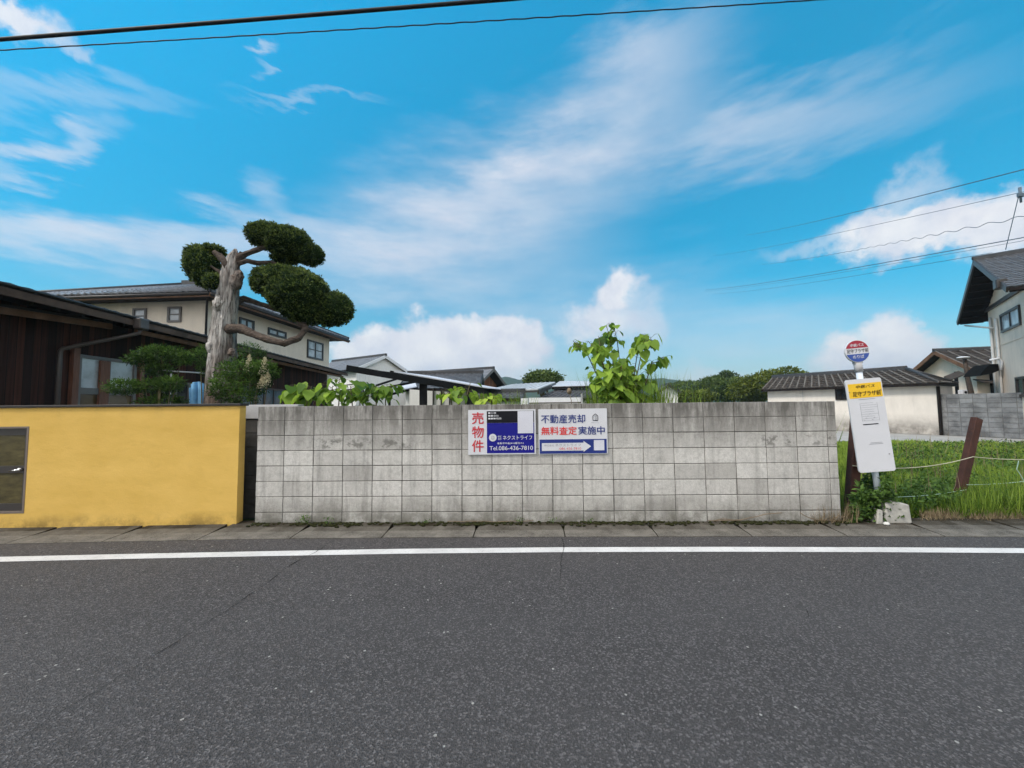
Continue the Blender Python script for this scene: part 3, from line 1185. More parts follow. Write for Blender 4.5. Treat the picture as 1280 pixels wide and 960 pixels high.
# yellow rendered wall
YA, YB = V(-11.0, 5.12), V(at(297, 600, 5.16).x, 5.16)
YA.y = 4.98
yd = (YB - YA).normalized()
yn = V(yd.y, -yd.x)
yw = thing('yellow_wall', 'mustard yellow rendered garden wall with dark coping and small brown door', 'wall', YA.lerp(YB, .6))
YT = 1.59
ax = (yd, -yn, V(0, 0, 1))
# opening at px x<31, z .19..1.34
ox1 = (at(31, 580, 5.07) - YA).dot(yd)
ox0 = ox1 - 1.0
oz0, oz1 = .22, 1.345
yl = (YB - YA).length
mb = MB()
t = .125


def ybox(x0, x1, z0, z1, mb=mb, tt=t, off=0.0, bev=0):
    mb.box(YA + yd * ((x0 + x1) / 2) - yn * (tt / 2 + off) + V(0, 0, (z0 + z1) / 2), (x1 - x0, tt, z1 - z0), ax, bev=bev)


ybox(0, ox0, -.05, YT)
ybox(ox1, yl, -.05, YT)
ybox(ox0, ox1, -.05, oz0)
ybox(ox0, ox1, oz1, YT)
mb.build('wall', 'yellow', yw)
mb = MB()
ybox(-.1, yl + .025, YT, YT + .032, mb, t + .05, -.025, .004)
mb.build('coping', 'eave_dark', yw)
mb = MB()
for (a, b, c, d) in ((ox1 - .025, ox1, oz0, oz1), (ox0, ox0 + .025, oz0, oz1), (ox0 + .025, ox1 - .025, oz1 - .025, oz1), (ox0 + .025, ox1 - .025, oz0, oz0 + .025)):
    ybox(a, b, c, d, mb, .09, .0 - .004)
mb.build('door_frame', 'brown_frame', yw)
mb = MB()
a0, a1 = ox0 + .027, ox1 - .027
ybox(a0, a1, oz0 + .027, oz0 + .12, mb, .04, .03)
ybox(a0, a1, oz1 - .115, oz1 - .027, mb, .04, .03)
zm = (oz0 + oz1) / 2
ybox(a0, a1, zm - .045, zm + .045, mb, .04, .03)
ybox(a1 - .05, a1, oz0 + .12, zm - .045, mb, .04, .03)
ybox(a1 - .05, a1, zm + .045, oz1 - .115, mb, .04, .03)
ybox(a0, a0 + .05, oz0 + .12, zm - .045, mb, .04, .03)
ybox(a0, a0 + .05, zm + .045, oz1 - .115, mb, .04, .03)
dr = mb.build('door', 'win_dark', yw)
for (z0, z1) in ((oz0 + .12, zm - .045), (zm + .045, oz1 - .115)):
    mb = MB()
    ybox(a0 + .05, a1 - .05, z0, z1, mb, .02, .045)
    mb.build('panel', 'olive_panel', dr)
mb = MB()
hp = YA + yd * (a1 - .06) + V(0, 0, zm) + yn * (-.03)
mb.tube([hp, hp + yn * .05], [.022, .018], 12)
mb.tube([hp + yn * .045 + yd * .02, hp + yn * .05 - yd * .05 + V(0, 0, -.008), hp + yn * .048 - yd * .11 + V(0, 0, -.016)], [.011, .012, .010], 10)
mb.build('handle', 'chrome', dr)

# set-back wall in the gap
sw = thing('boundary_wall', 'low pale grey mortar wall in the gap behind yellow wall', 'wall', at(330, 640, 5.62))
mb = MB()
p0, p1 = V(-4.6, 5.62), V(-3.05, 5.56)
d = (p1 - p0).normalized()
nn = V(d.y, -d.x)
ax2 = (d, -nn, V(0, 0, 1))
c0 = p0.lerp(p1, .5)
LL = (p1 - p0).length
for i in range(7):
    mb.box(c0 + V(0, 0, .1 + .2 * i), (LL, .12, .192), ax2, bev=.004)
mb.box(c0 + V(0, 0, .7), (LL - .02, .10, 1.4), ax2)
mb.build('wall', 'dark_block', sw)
mb = MB()
mb.box(c0 + V(0, 0, 1.505), (LL + .01, .15, .20), ax2, bev=.006)
mb.build('top_course', 'grey_mortar', sw)

# ---- two sale signs screwed to the block wall
wface = WA + wn_out * .0035


def wpt(px, py):
    """point on the wall's face seen in direction of px,py"""
    dr_ = ray(px, py)
    o = V(0, 0, CAM_H)
    tt_ = (wface - o).dot(wn_out) / dr_.dot(wn_out)
    return o + dr_ * tt_


def sign_frame(x0, y0, x1, y1):
    a = wpt(x0, y1)
    b = wpt(x1, y1 - .6)
    c = wpt(x0, y0)
    r = (b - a).normalized()
    w, h = (b - a).length, (c - a).length
    return a, r, V(0, 0, 1), w, h


O, r, u, w, h = sign_frame(585.5, 512.5, 670, 568.3)
r = V(wd.x, wd.y, .004).normalized()
s1 = thing('for_sale_sign', 'white board with red vertical characters and blue phone panel on block wall', 'sign', O + r * (w / 2))
mb = MB()
rect(mb, O, r, u, 0, 0, w, h, .016, 0, .008, .012)
mb.build('board', 'sign_white', s1)
mb = MB()
rect(mb, O, r, u, .278 * w, .028 * h, .978 * w, .70 * h, .0185)
mb.build('blue_panel', 'sign_blue', s1)
mb = MB()
rect(mb, O, r, u, .278 * w, .703 * h, .978 * w, .968 * h, .0185)
mb.build('black_panel', 'sign_black', s1)
mb = MB()
rect(mb, O, r, u, .735 * w, .465 * h, .965 * w, .962 * h, .0212)
mb.build('pale_patch', 'sign_pale', s1)
mb = MB()
for i, ch in enumerate('売物件'):
    text_into(mb, ch, O + r * (.058 * w) + u * ((.685 - .31 * i) * h), r, u, .172 * w, .258 * h, 0, .022, n_off=.020)
mb.build('lettering', 'sign_red', s1)
mb = MB()
for i, (s_, wf) in enumerate((('■工場', .115), ('■■会社', .155), ('■■■相談', .195))):
    text_into(mb, s_, O + r * (.30 * w) + u * ((.905 - .062 * i) * h), r, u, wf * w, .042 * h, 0, .02, n_off=.0225)
text_into(mb, '株式', O + r * (.44 * w) + u * (.378 * h), r, u, .052 * w, .042 * h, 0, .02, n_off=.0225)
text_into(mb, '会社', O + r * (.44 * w) + u * (.325 * h), r, u, .052 * w, .042 * h, 0, .02, n_off=.0225)
text_into(mb, 'ネクストライフ', O + r * (.515 * w) + u * (.325 * h), r, u, .43 * w, .092 * h, 0, .02, n_off=.0225)
text_into(mb, '倉敷市中島2810番地の4', O + r * (.43 * w) + u * (.225 * h), r, u, .39 * w, .045 * h, 0, .02, n_off=.0225)
text_into(mb, 'Tel.086-436-7810', O + r * (.315 * w) + u * (.095 * h), r, u, .64 * w, .092 * h, 0, .014, n_off=.0225)
mb.build('lettering', 'sign_white', s1)
mb = MB()
cc = O + r * (.365 * w) + u * (.375 * h)
nn = r.cross(u)
mb.prism([cc + (r * math.cos(a) + u * math.sin(a)) * .056 * w + nn * .0215 for a in np.linspace(0, 2 * math.pi, 25)[:-1]], nn * -.002)
em = mb.build('emblem', 'sign_white', s1)


def house_logo(mb, c, r, u, s, off):
    n_ = r.cross(u)
    q = lambda x, y: c + r * (x * s) + u * (y * s) + n_ * off
    def stroke(x0, y0, x1, y1, wd_=.09):
        a, b = q(x0, y0), q(x1, y1)
        mb.bar(a, b, .0012, wd_ * s, up=n_.cross((b - a).normalized()))
    for seg in ((-.42, .28, 0, .62), (0, .62, .42, .28), (-.42, .28, -.42, -.5), (-.42, -.5, .42, -.5), (.42, .28, .42, -.5),
                (-.1, .25, .25, .25), (-.1, -.1, .25, -.1), (-.1, -.42, .25, -.42)):
        stroke(*seg)


mb = MB()
house_logo(mb, cc, r, u, .045 * w, .0235)
mb.build('house_mark', 'sign_grey', em)

O, r0, u, w, h = sign_frame(673.5, 511.5, 759.5, 567.7)
s2 = thing('for_sale_sign', 'white board with navy and red characters above blue arrow band on block wall', 'sign', O + r * (w / 2))
mb = MB()
rect(mb, O, r, u, 0, 0, w, h, .016, 0, .008, .012)
mb.build('board', 'sign_white', s2)
mb = MB()
rect(mb, O, r, u, .012 * w, .012 * h, .985 * w, .325 * h, .0185)
mb.build('blue_band', 'sign_navy', s2)
mb = MB()
n_ = r.cross(u)
q = lambda x, y, o=.0212: O + r * (x * w) + u * (y * h) + n_ * o
mb.prism([q(.045, .075), q(.65, .075), q(.65, .045), q(.76, .165), q(.65, .285), q(.65, .245), q(.045, .245)], n_ * -.0025)
mb.build('arrow', 'sign_white', s2)
mb = MB()
rect(mb, O, r, u, .80 * w, .075 * h, .95 * w, .30 * h, .0212)
mb.build('pale_patch', 'sign_pale', s2)
mb = MB()
text_into(mb, '不動産売却', O + r * (.04 * w) + u * (.685 * h), r, u, .64 * w, .185 * h, 0, .025, n_off=.020)
text_into(mb, '実施中', O + r * (.58 * w) + u * (.425 * h), r, u, .38 * w, .18 * h, 0, .03, n_off=.020)
mb.build('lettering', 'sign_navy', s2)
mb = MB()
text_into(mb, '無料査定', O + r * (.04 * w) + u * (.425 * h), r, u, .515 * w, .18 * h, 0, .03, n_off=.020)
text_into(mb, '086-436-7810', O + r * (.30 * w) + u * (.095 * h), r, u, .315 * w, .05 * h, 0, .0, n_off=.0225)
mb.build('lettering', 'sign_red2', s2)
mb = MB()
text_into(mb, '株式会社', O + r * (.08 * w) + u * (.172 * h), r, u, .14 * w, .045 * h, 0, .01, n_off=.0225)
text_into(mb, 'ネクストライフ', O + r * (.24 * w) + u * (.168 * h), r, u, .37 * w, .06 * h, 0, .01, n_off=.0225)
text_into(mb, '株式会社ネクストライフ', O + r * (.77 * w) + u * (.682 * h), r, u, .12 * w, .016 * h, 0, .0, n_off=.020)
mb.build('lettering', 'sign_grey', s2)
mb = MB()
house_logo(mb, O + r * (.83 * w) + u * (.80 * h), r, u, .085 * w, .0185)
mb.build('house_mark', 'sign_black', s2)

# ================================================================== BUS STOP
bx = gnd(1104, 648, .02)
bs = thing('bus_stop_sign', 'leaning white bus stop sign with round red and blue disc', 'bus stop sign', (bx.x, bx.y, 0))
lean = R(-4.5)
zv = V(math.sin(lean), .02, math.cos(lean)).normalized()
yawr = R(-6)
rv = V(math.cos(yawr), math.sin(yawr), 0)
rv = (rv - zv * rv.dot(zv)).normalized()
B0 = V(bx.x, bx.y, -.1)
nv = rv.cross(zv)     # towards the viewer
if nv.y > 0:
    nv = -nv


def along_pole(py):
    """distance up the pole for a picture height"""
    best, bd = 0, 1e9
    for k_ in range(0, 400):
        p = B0 + zv * (k_ * .01)
        dd = CROT.transposed() @ (p - V(0, 0, CAM_H))
        y = 480 - dd.y / -dd.z * FOC
        if abs(y - py) < bd:
            best, bd = k_ * .01, abs(y - py)
    return best


mb = MB()
Ltop = along_pole(456)
mb.tube([B0, B0 + zv * Ltop], .036, 14)
pole = mb.build('pole', 'pole_white', bs)
mb = MB()
mb.tube([B0 + zv * (Ltop - .10), B0 + zv * (Ltop + .02)], .046, 14)
mb.box(B0 + zv * (Ltop + .03), (.10, .05, .035), (rv, nv, zv))
mb.build('collar', 'grey_mortar', bs)
DR = .152
dc = B0 + zv * (along_pole(439.5)) + nv * .01


def chord(c, rad, y0, y1, off, n=40):
    pts = []
    a0, a1 = math.asin(max(-1, y0 / rad)), math.asin(min(1, y1 / rad))
    right = [(rad * math.cos(a), rad * math.sin(a)) for a in np.linspace(a0, a1, n // 2)]
    left = [(-x, y) for x, y in reversed(right)]
    return [c + rv * x + zv * y + nv * off for x, y in right + left]


mb = MB()
mb.prism(chord(dc, DR, -DR, DR, .02), nv * -.03)
disc = mb.build('disc', 'sign_white', bs)
mb = MB()
mb.prism(chord(dc, DR - .006, .045, DR - .006, .0225), nv * -.002)
mb.build('red_segment', 'disc_red', disc)
mb = MB()
mb.prism(chord(dc, DR - .006, -DR + .006, -.038, .0225), nv * -.002)
mb.build('blue_segment', 'disc_blue', disc)
mb = MB()
text_into(mb, '中鉄バス', dc + rv * -.085 + zv * .062 + nv * .0225, rv, zv, .17, .042, 0, .03, .1, .002)
text_into(mb, 'のりば', dc + rv * -.07 + zv * -.098 + nv * .0225, rv, zv, .14, .045, 0, .03, 0, .002)
mb.build('lettering', 'sign_white', disc)
mb = MB()
text_into(mb, '足守プラザ前', dc + rv * -.135 + zv * -.022 + nv * .0205, rv, zv, .27, .055, 0, .015, 0, .002)
mb.build('lettering', 'sign_black', disc)
zt, zb = along_pole(474), along_pole(589)
BW, BH = .445, zt - zb
bo = B0 + zv * zb - rv * (BW / 2 + .008) + nv * .045
mb = MB()
rect(mb, bo, rv, zv, 0, 0, BW, BH, .012, 0, .03, .02)
board = mb.build('board', 'sign_white', bs)
mb = MB()
rect(mb, bo, rv, zv, .022, BH * .795, BW - .012, BH * .952, .0145)
mb.build('yellow_header', 'sign_yellow', board)
mb = MB()
text_into(mb, '中鉄バス', bo + rv * .115 + zv * (BH * .90), rv, zv, .235, .042, 0, .03, .25, .0165)
text_into(mb, '足守プラザ前', bo + rv * .065 + zv * (BH * .813), rv, zv, .345, .066, 0, .03, 0, .0165)
rect(mb, bo, rv, zv, .135, BH * .502, .325, BH * .512, .0145)
mb.build('lettering', 'sign_black', board)
mb = MB()
sx0, sx1, sz0, sz1 = .135, .345, BH * .545, BH * .735
for i in range(9):
    z_ = sz0 + (sz1 - sz0) * i / 8
    rect(mb, bo, rv, zv, sx0 + (.01 if i % 3 else 0), z_, sx1 - .05 * random.random() * (i % 3 > 0), z_ + .003, .0135, th=.001)
for x_ in (sx0, sx1):
    rect(mb, bo, rv, zv, x_, sz0, x_ + .003, sz1, .0137, th=.001)
for i in range(6):
    x_ = sx0 + .02 + .025 * i
    rect(mb, bo, rv, zv, x_, sz0 + BH * .02 * (i % 4) + .01, x_ + .016, sz0 + BH * .02 * (i % 4) + .016, .0139, th=.001)
rect(mb, bo, rv, zv, .13, BH * .775, .33, BH * .781, .0135, th=.001)
rect(mb, bo, rv, zv, .175, BH * .292, .345, BH * .298, .0135, th=.001)
rect(mb, bo, rv, zv, .19, BH * .306, .335, BH * .311, .0135, th=.001)
mb.build('timetable', 'sign_grey', board)
for (x_, z_) in ((.03, BH * .865), (BW - .03, BH * .865), (BW - .05, BH * .18)):
    mb = MB()
    c_ = bo + rv * x_ + zv * z_ + nv * .012
    mb.tube([c_, c_ + nv * .008], .006, 8)
    mb.build('screw', 'win_grey', board)
mb = MB()
for z_ in (zb + .12, zt - .15):
    mb.box(B0 + zv * z_ + nv * .034, (.12, .02, .03), (rv, nv, zv))
mb.build('bracket', 'win_grey', bs)

# concrete block at the foot of the sign
cb = MB()
c0 = gnd(1121, 654, .03)


def cpt(px, py, dy):
    p = at(px, py, c0.y + dy)
    return p


outline = [cpt(1106, 652, 0), cpt(1141, 653.5, 0), cpt(1137, 631, .02), cpt(1111, 626, .02), cpt(1107, 629, .02)]
for p in outline[:2]:
    p.z = .02
cb.prism(outline, V(.03, .30, .0))
o = cb.build('concrete_block', 'concrete', None, (c0.x, c0.y, 0))
bvm = o.modifiers.new('bevel', 'BEVEL')
bvm.width, bvm.segments = .018, 3
tag(o, 'squat pale concrete footing block at the foot of bus stop pole', 'concrete block')
cb = MB()
outline = [cpt(1096, 651, -.02), cpt(1104, 652, -.02), cpt(1104, 638, 0), cpt(1098, 637, 0)]
for p in outline[:2]:
    p.z = .02
cb.prism(outline, V(.02, .16, 0))
o = cb.build('concrete_block', 'concrete', None, (c0.x - .2, c0.y, 0))
bvm = o.modifiers.new('bevel', 'BEVEL')
bvm.width, bvm.segments = .012, 2
tag(o, 'small broken grey concrete lump left of larger footing block', 'concrete block')
st = MB()
sp = gnd(1108, 656.5, .03)
noisy_ball(st, sp + V(0, 0, .018), (.035, .03, .022), 4, 14, 10, .2, 1.5)
single(st, 'stone', 'stone', 'single white pebble on gutter in front of footing block', 'stone', sp)


# rusty fence posts
def post(top, bot, Y, w, label, slant):
    a, b = at(*top, Y), at(*bot, Y)
    dv = (a - b).normalized()
    b = b + dv * (-.1 - b.z) / dv.z
    mb = MB()
    X = V(dv.z, 0, -dv.x).normalized()
    Yv = dv.cross(X)
    mb.box((a + b) / 2, (w, w * .8, (a - b).length), (X, Yv, dv), bev=.006)
    for i, v in enumerate(mb.v):
        v = Vector(v)
        if (v - a).dot(dv) > -.05:
            v = v + dv * ((v - a).dot(X) * slant)
            mb.v[i] = tuple(v)
    return single(mb, 'fence_post', 'rust', label, 'fence post', (b.x, b.y, 0), 'rusty steel fence posts'), a, b, dv


p1o, p1a, p1b, p1d = post((1072, 515), (1063, 642), 5.35, .125, 'rusty brown steel post standing behind the bus stop board', -.2)
p2o, p2a, p2b, p2d = post((1221, 523), (1196, 632), 5.75, .105, 'rusty brown leaning steel post in the grass with a rope on it', -.15)


def rope(pts, Y, rad, label, mat='rope', sag=0.0, name='rope', n=24, jit=.0):
    P = [at(p[0], p[1], (Y if isinstance(Y, (int, float)) else Y[i])) for i, p in enumerate(pts)]
    out = []
    for i in range(len(P) - 1):
        for k_ in range(n):
            tt_ = k_ / n
            p = P[i].lerp(P[i + 1], tt_)
            p.z -= sag * 4 * tt_ * (1 - tt_)
            p.z += jit * noise.noise(p * 6)
            out.append(p)
    out.append(P[-1])
    mb = MB()
    mb.tube(out, rad, 6)
    return single(mb, name, mat, label, 'rope', P[0])


rope([(1066, 582), (1216, 571)], [5.28, 5.66], .006, 'cream rope sagging between the two rusty posts', sag=.09)
rope([(1216, 571), (1300, 574)], [5.66, 5.9], .006, 'cream rope running right from the leaning rusty post', sag=.02)
rope([(1070, 620), (1208, 612)], [5.28, 5.66], .0035, 'thin pale green twine low between the rusty posts', 'rope_green', .05)
rope([(1208, 606), (1300, 599)], [5.66, 5.9], .004, 'pale green twine low in grass right of leaning post', 'rope_green', .02)
rope([(1273, 574), (1271, 588), (1279, 600), (1284, 612)], 5.85, .005, 'pale green twine end dangling from the rope at right', 'rope_green', 0, n=8, jit=.05)

# ================================================================== CLIPPED TREE
TY = 7.4
tb = at(278, 505, TY)
tree = thing('clipped_tree', 'old cloud-pruned juniper with pale gnarled trunk behind yellow wall', 'tree', (tb.x, tb.y, 0))
mb = MB()
spine = [(276, 640, 17), (277, 560, 16), (277, 505, 15), (276, 480, 14.5), (276, 455, 13.5), (278, 430, 12.5), (279, 405, 11), (282, 385, 11), (285, 365, 10.5), (287, 345, 10), (290, 332, 9), (292, 322, 7), (294, 315, 3.5)]
pts, rad = [], []
for i in range(len(spine) - 1):
    for k_ in range(9):
        tt_ = k_ / 9
        a, b = spine[i], spine[i + 1]
        pts.append(at(a[0] + (b[0] - a[0]) * tt_, a[1] + (b[1] - a[1]) * tt_, TY))
        rad.append((a[2] + (b[2] - a[2]) * tt_) * TY / FOC)
pts.append(at(294.5, 311, TY))
rad.append(.02)


def barkfn(i, a, p):
    q = V(math.cos(a) * 1.3, math.sin(a) * 1.3, p.z * .45)
    v = .30 * noise.noise(q * 1.1 + V(2, 0, 0)) + .16 * noise.noise(V(math.cos(a) * 3.2, math.sin(a) * 3.2, p.z * .8)) + .16 * noise.noise(V(math.cos(a) * 7, math.sin(a) * 7, p.z * 2.2))
    v -= .22 * max(0, noise.noise(V(math.cos(a) * 4, math.sin(a) * 4, p.z * .7) + V(5, 5, 5)) - .12)
    v += .20 * max(0, noise.noise(V(math.cos(a) * 1.4, math.sin(a) * 1.4, p.z * 2.6) + V(7, 1, 2)))
    return 1 + v


mb.tube(pts, rad, 72, fn=barkfn)
for (px, py, rr) in ((265, 434, 6), (267, 446, 5), (274, 380, 7), (295, 352, 7), (290, 441, 4), (271, 412, 4), (299, 345, 5)):
    noisy_ball(mb, at(px, py, TY - .12), (rr * TY / FOC, rr * TY / FOC, rr * TY / FOC * 1.4), px, 20, 14, .35, 2.2)
mb.build('trunk', 'bark', tree)


def limb(pl, name='branch'):
    mb = MB()
    P_, R_ = [], []
    for i in range(len(pl) - 1):
        for k_ in range(6):
            tt_ = k_ / 6
            a, b = pl[i], pl[i + 1]
            P_.append(at(a[0] + (b[0] - a[0]) * tt_, a[1] + (b[1] - a[1]) * tt_, a[3] + (b[3] - a[3]) * tt_))
            R_.append((a[2] + (b[2] - a[2]) * tt_) * .64 * TY / FOC)
    P_.append(at(pl[-1][0], pl[-1][1], pl[-1][3]))
    R_.append(pl[-1][2] * .74 * TY / FOC)
    mb.tube(P_, R_, 16, fn=lambda i, a, p: 1 + .35 * noise.noise(V(math.cos(a) * 1.5, math.sin(a) * 1.5, 0) + p * 3.0) + .3 * noise.noise(V(math.cos(a) * 3, math.sin(a) * 3, 0) + p * 9.0))
    return mb.build(name, 'bark_brown', tree)


limb([(280, 412, 9, 7.4), (298, 410, 8, 7.2), (315, 417, 7, 7.1), (335, 425, 6.5, 7.0), (355, 429, 6, 7.0), (373, 423, 5.5, 7.1), (382, 411, 5, 7.2), (377, 400, 4.5, 7.3), (372, 385, 4, 7.4)])
limb([(382, 411, 3.5, 7.2), (372, 402, 3, 7.2), (374, 388, 2.5, 7.3)])
limb([(292, 328, 7, 7.4), (304, 319, 6, 7.4), (316, 314, 5, 7.4), (328, 310, 4.5, 7.5), (345, 303, 3.5, 7.6)])
limb([(296, 330, 5, 7.4), (308, 326, 4.5, 7.4), (322, 329, 4, 7.5), (340, 328, 3.5, 7.6), (355, 335, 3, 7.6)])
limb([(288, 380, 8, 7.5), (305, 373, 6, 7.7), (325, 380, 5, 7.8), (345, 386, 5, 7.8), (365, 392, 3, 7.7)])
limb([(287, 336, 9, 7.35), (281, 326, 7, 7.3), (274, 319, 6, 7.3), (268, 315, 4, 7.3)])
limb([(292, 334, 9, 7.4), (299, 322, 7, 7.4), (302, 315, 3, 7.4)])
limb([(282, 345, 4, 7.4), (272, 338, 3, 7.4), (262, 332, 2, 7.45)])


def pad(lobes, seed, nleaf):
    mb = MB()
    L = []
    k_ = TY / FOC
    for (px, py, rx, ry, Y) in lobes:
        c = at(px, py, Y)
        dpt = min(rx, ry * 1.5) * k_
        L.append((c.x, c.y, c.z, rx * k_, dpt * 1.15, ry * k_))
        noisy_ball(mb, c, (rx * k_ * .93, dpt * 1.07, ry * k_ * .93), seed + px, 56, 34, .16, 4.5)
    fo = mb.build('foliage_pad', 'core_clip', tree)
    p, nr = [], []
    nl = [int(nleaf * l[3] * (l[5] + l[4])) for l in L]
    for l, q_, (px, *_r) in zip(L, nl, lobes):
        d_ = unit(q_)
        kk = np.array([1 + .16 * noise.noise(Vector(x) * 4.5 + V(seed + px, (seed + px) * .3, 0)) + .08 * noise.noise(Vector(x) * 13.5 + V(0, seed + px, 0)) for x in d_])
        pos = np.array(l[:3]) + d_ * np.array([l[3] * .93, l[4] * .93, l[5] * .93]) * (kk + rng.normal(0, .012, q_) + .01)[:, None]
        clump = np.array([noise.noise(Vector(x) * 7.0) for x in pos])
        p.append(pos)
        nr.append(np.c_[d_, clump])
    p = np.concatenate(p)
    nr = np.concatenate(nr)
    d_, clump = nr[:, :3], nr[:, 3]
    n_ = len(p)
    tip = d_ + .8 * rng.normal(size=(n_, 3)) + np.array([0, 0, .35])
    nrm = unit(n_)
    tint = .34 + .45 * clump + .20 * rng.normal(size=n_) + .16 * d_[:, 2]  # upward needles tinted lighter, sunlit pad tops put into the colour
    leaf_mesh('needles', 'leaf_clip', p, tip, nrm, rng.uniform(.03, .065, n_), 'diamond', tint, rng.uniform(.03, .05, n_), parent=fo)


pad([(337, 296, 27, 16, 7.6), (362, 305, 29, 20, 7.6), (386, 318, 18, 14, 7.7), (358, 322, 20, 9, 7.75)], 1, 9000)
pad([(354, 355, 36, 21, 7.3), (374, 368, 36, 30, 7.3), (382, 389, 24, 17, 7.35), (362, 346, 28, 12, 7.5)], 2, 9000)
pad([(420, 386, 21, 21, 7.5), (410, 398, 16, 10, 7.45)], 3, 9000)
pad([(253, 332, 19, 25, 7.55), (250, 320, 15, 13, 7.55), (267, 314, 13, 8, 7.6), (256, 345, 13, 15, 7.5)], 4, 9000)
pad([(267, 352, 10, 10, 7.3)], 5, 9000)


# ================================================================== PLANTS
def shrub(name, label, base, lobes_px, Y, nleaf, size, mat='leaf_fine', stems=4, shape='oval', depth=.8, group=None, wid=.5, stem_mat='stem', droop=0.0, cat='shrub', shell=.35):
    b = at(base[0], base[1], Y)
    root = thing(name, label, cat, (b.x, b.y, 0), group)
    L = []
    for (px, py, rx, ry) in lobes_px:
        c = at(px, py, Y)
        L.append((c.x, c.y + rng.uniform(-.08, .08) * Y / 7, c.z, rx * Y / FOC, min(rx, ry * 1.6) * depth * Y / FOC, ry * Y / FOC))
    p, u_ = lobe_points(L, nleaf, shell)
    n_ = len(p)
    tip = u_ * .8 + .7 * rng.normal(size=(n_, 3)) + np.array([0, 0, .2 - droop])
    nrm = np.array([0, 0, 1.0]) + .6 * rng.normal(size=(n_, 3))
    clump = np.array([noise.noise(Vector(x) * (3.0 * 7 / Y)) for x in p])
    zr = (p[:, 2] - p[:, 2].min()) / (np.ptp(p[:, 2]) + 1e-6)
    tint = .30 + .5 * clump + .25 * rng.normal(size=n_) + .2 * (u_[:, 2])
    sz = rng.uniform(.7, 1.3, n_) * size
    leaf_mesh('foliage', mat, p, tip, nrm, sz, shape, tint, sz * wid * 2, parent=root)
    mb = MB()
    for k_ in range(stems):
        l = L[k_ % len(L)]
        a = V(b.x + rng.uniform(-.06, .06) * Y / 6, b.y + rng.uniform(-.05, .05), 0)
        c = V(*l[:3])
        m = a.lerp(c, .55) + V(rng.uniform(-.05, .05), 0, .1)
        mb.tube([a, a.lerp(m, .5), m, c], [.016 * Y / 6, .013 * Y / 6, .010 * Y / 6, .005 * Y / 6], 6)
    mb.build('stem', stem_mat, root)
    return root, L


YS = 6.35
shrub('garden_shrub', 'dark green tiered fine-leaved shrub behind yellow wall, before the window', (200, 505),
      [(205, 443, 34, 10), (176, 449, 20, 7), (228, 448, 14, 8), (200, 462, 18, 7), (158, 484, 22, 9), (190, 482, 28, 9), (218, 480, 18, 9), (198, 502, 30, 9)],
      YS, 6500, .06, 'leaf_fine', 9, 'oval', .8, wid=.24)
rt, L = shrub('garden_shrub', 'feathery green shrub with cream flower spikes right of the pale trunk', (308, 505),
              [(300, 462, 26, 12), (325, 462, 20, 12), (285, 478, 18, 11), (312, 482, 24, 12), (336, 466, 12, 10), (300, 496, 26, 10), (275, 490, 12, 9)],
              6.3, 4600, .055, 'leaf_fine', 6, 'oval', .8, wid=.26)
for (px, y0, y1) in ((311, 461, 444), (330, 466, 446), (327, 484, 470), (334, 478, 466)):
    a, b = at(px, y0, 6.2), at(px + 1, y1, 6.2)
    n_ = 260
    tt_ = rng.random(n_)
    pos = np.array([a.lerp(b, x) for x in tt_]) + unit(n_) * ((1 - tt_) * .085 + .01)[:, None] * rng.random((n_, 1)) ** .5
    leaf_mesh('flower_spike', 'flower', pos, unit(n_), unit(n_), .022, 'diamond', None, .022, parent=rt)
shrub('garden_shrub', 'small round dark shrub peeking out left of the pale trunk', (254, 505), [(252, 447, 13, 12), (256, 460, 10, 10), (250, 437, 7, 7)], 8.3, 1500, .05, 'leaf_fine', 2, 'oval', .9, wid=.22)
shrub('garden_shrub', 'dark clump of foliage under the eave right of the pale trunk', (315, 505), [(312, 440, 18, 11), (326, 446, 10, 8), (318, 456, 12, 9)], 8.6, 1500, .055, 'leaf_fine', 3, 'oval', .9, wid=.22)


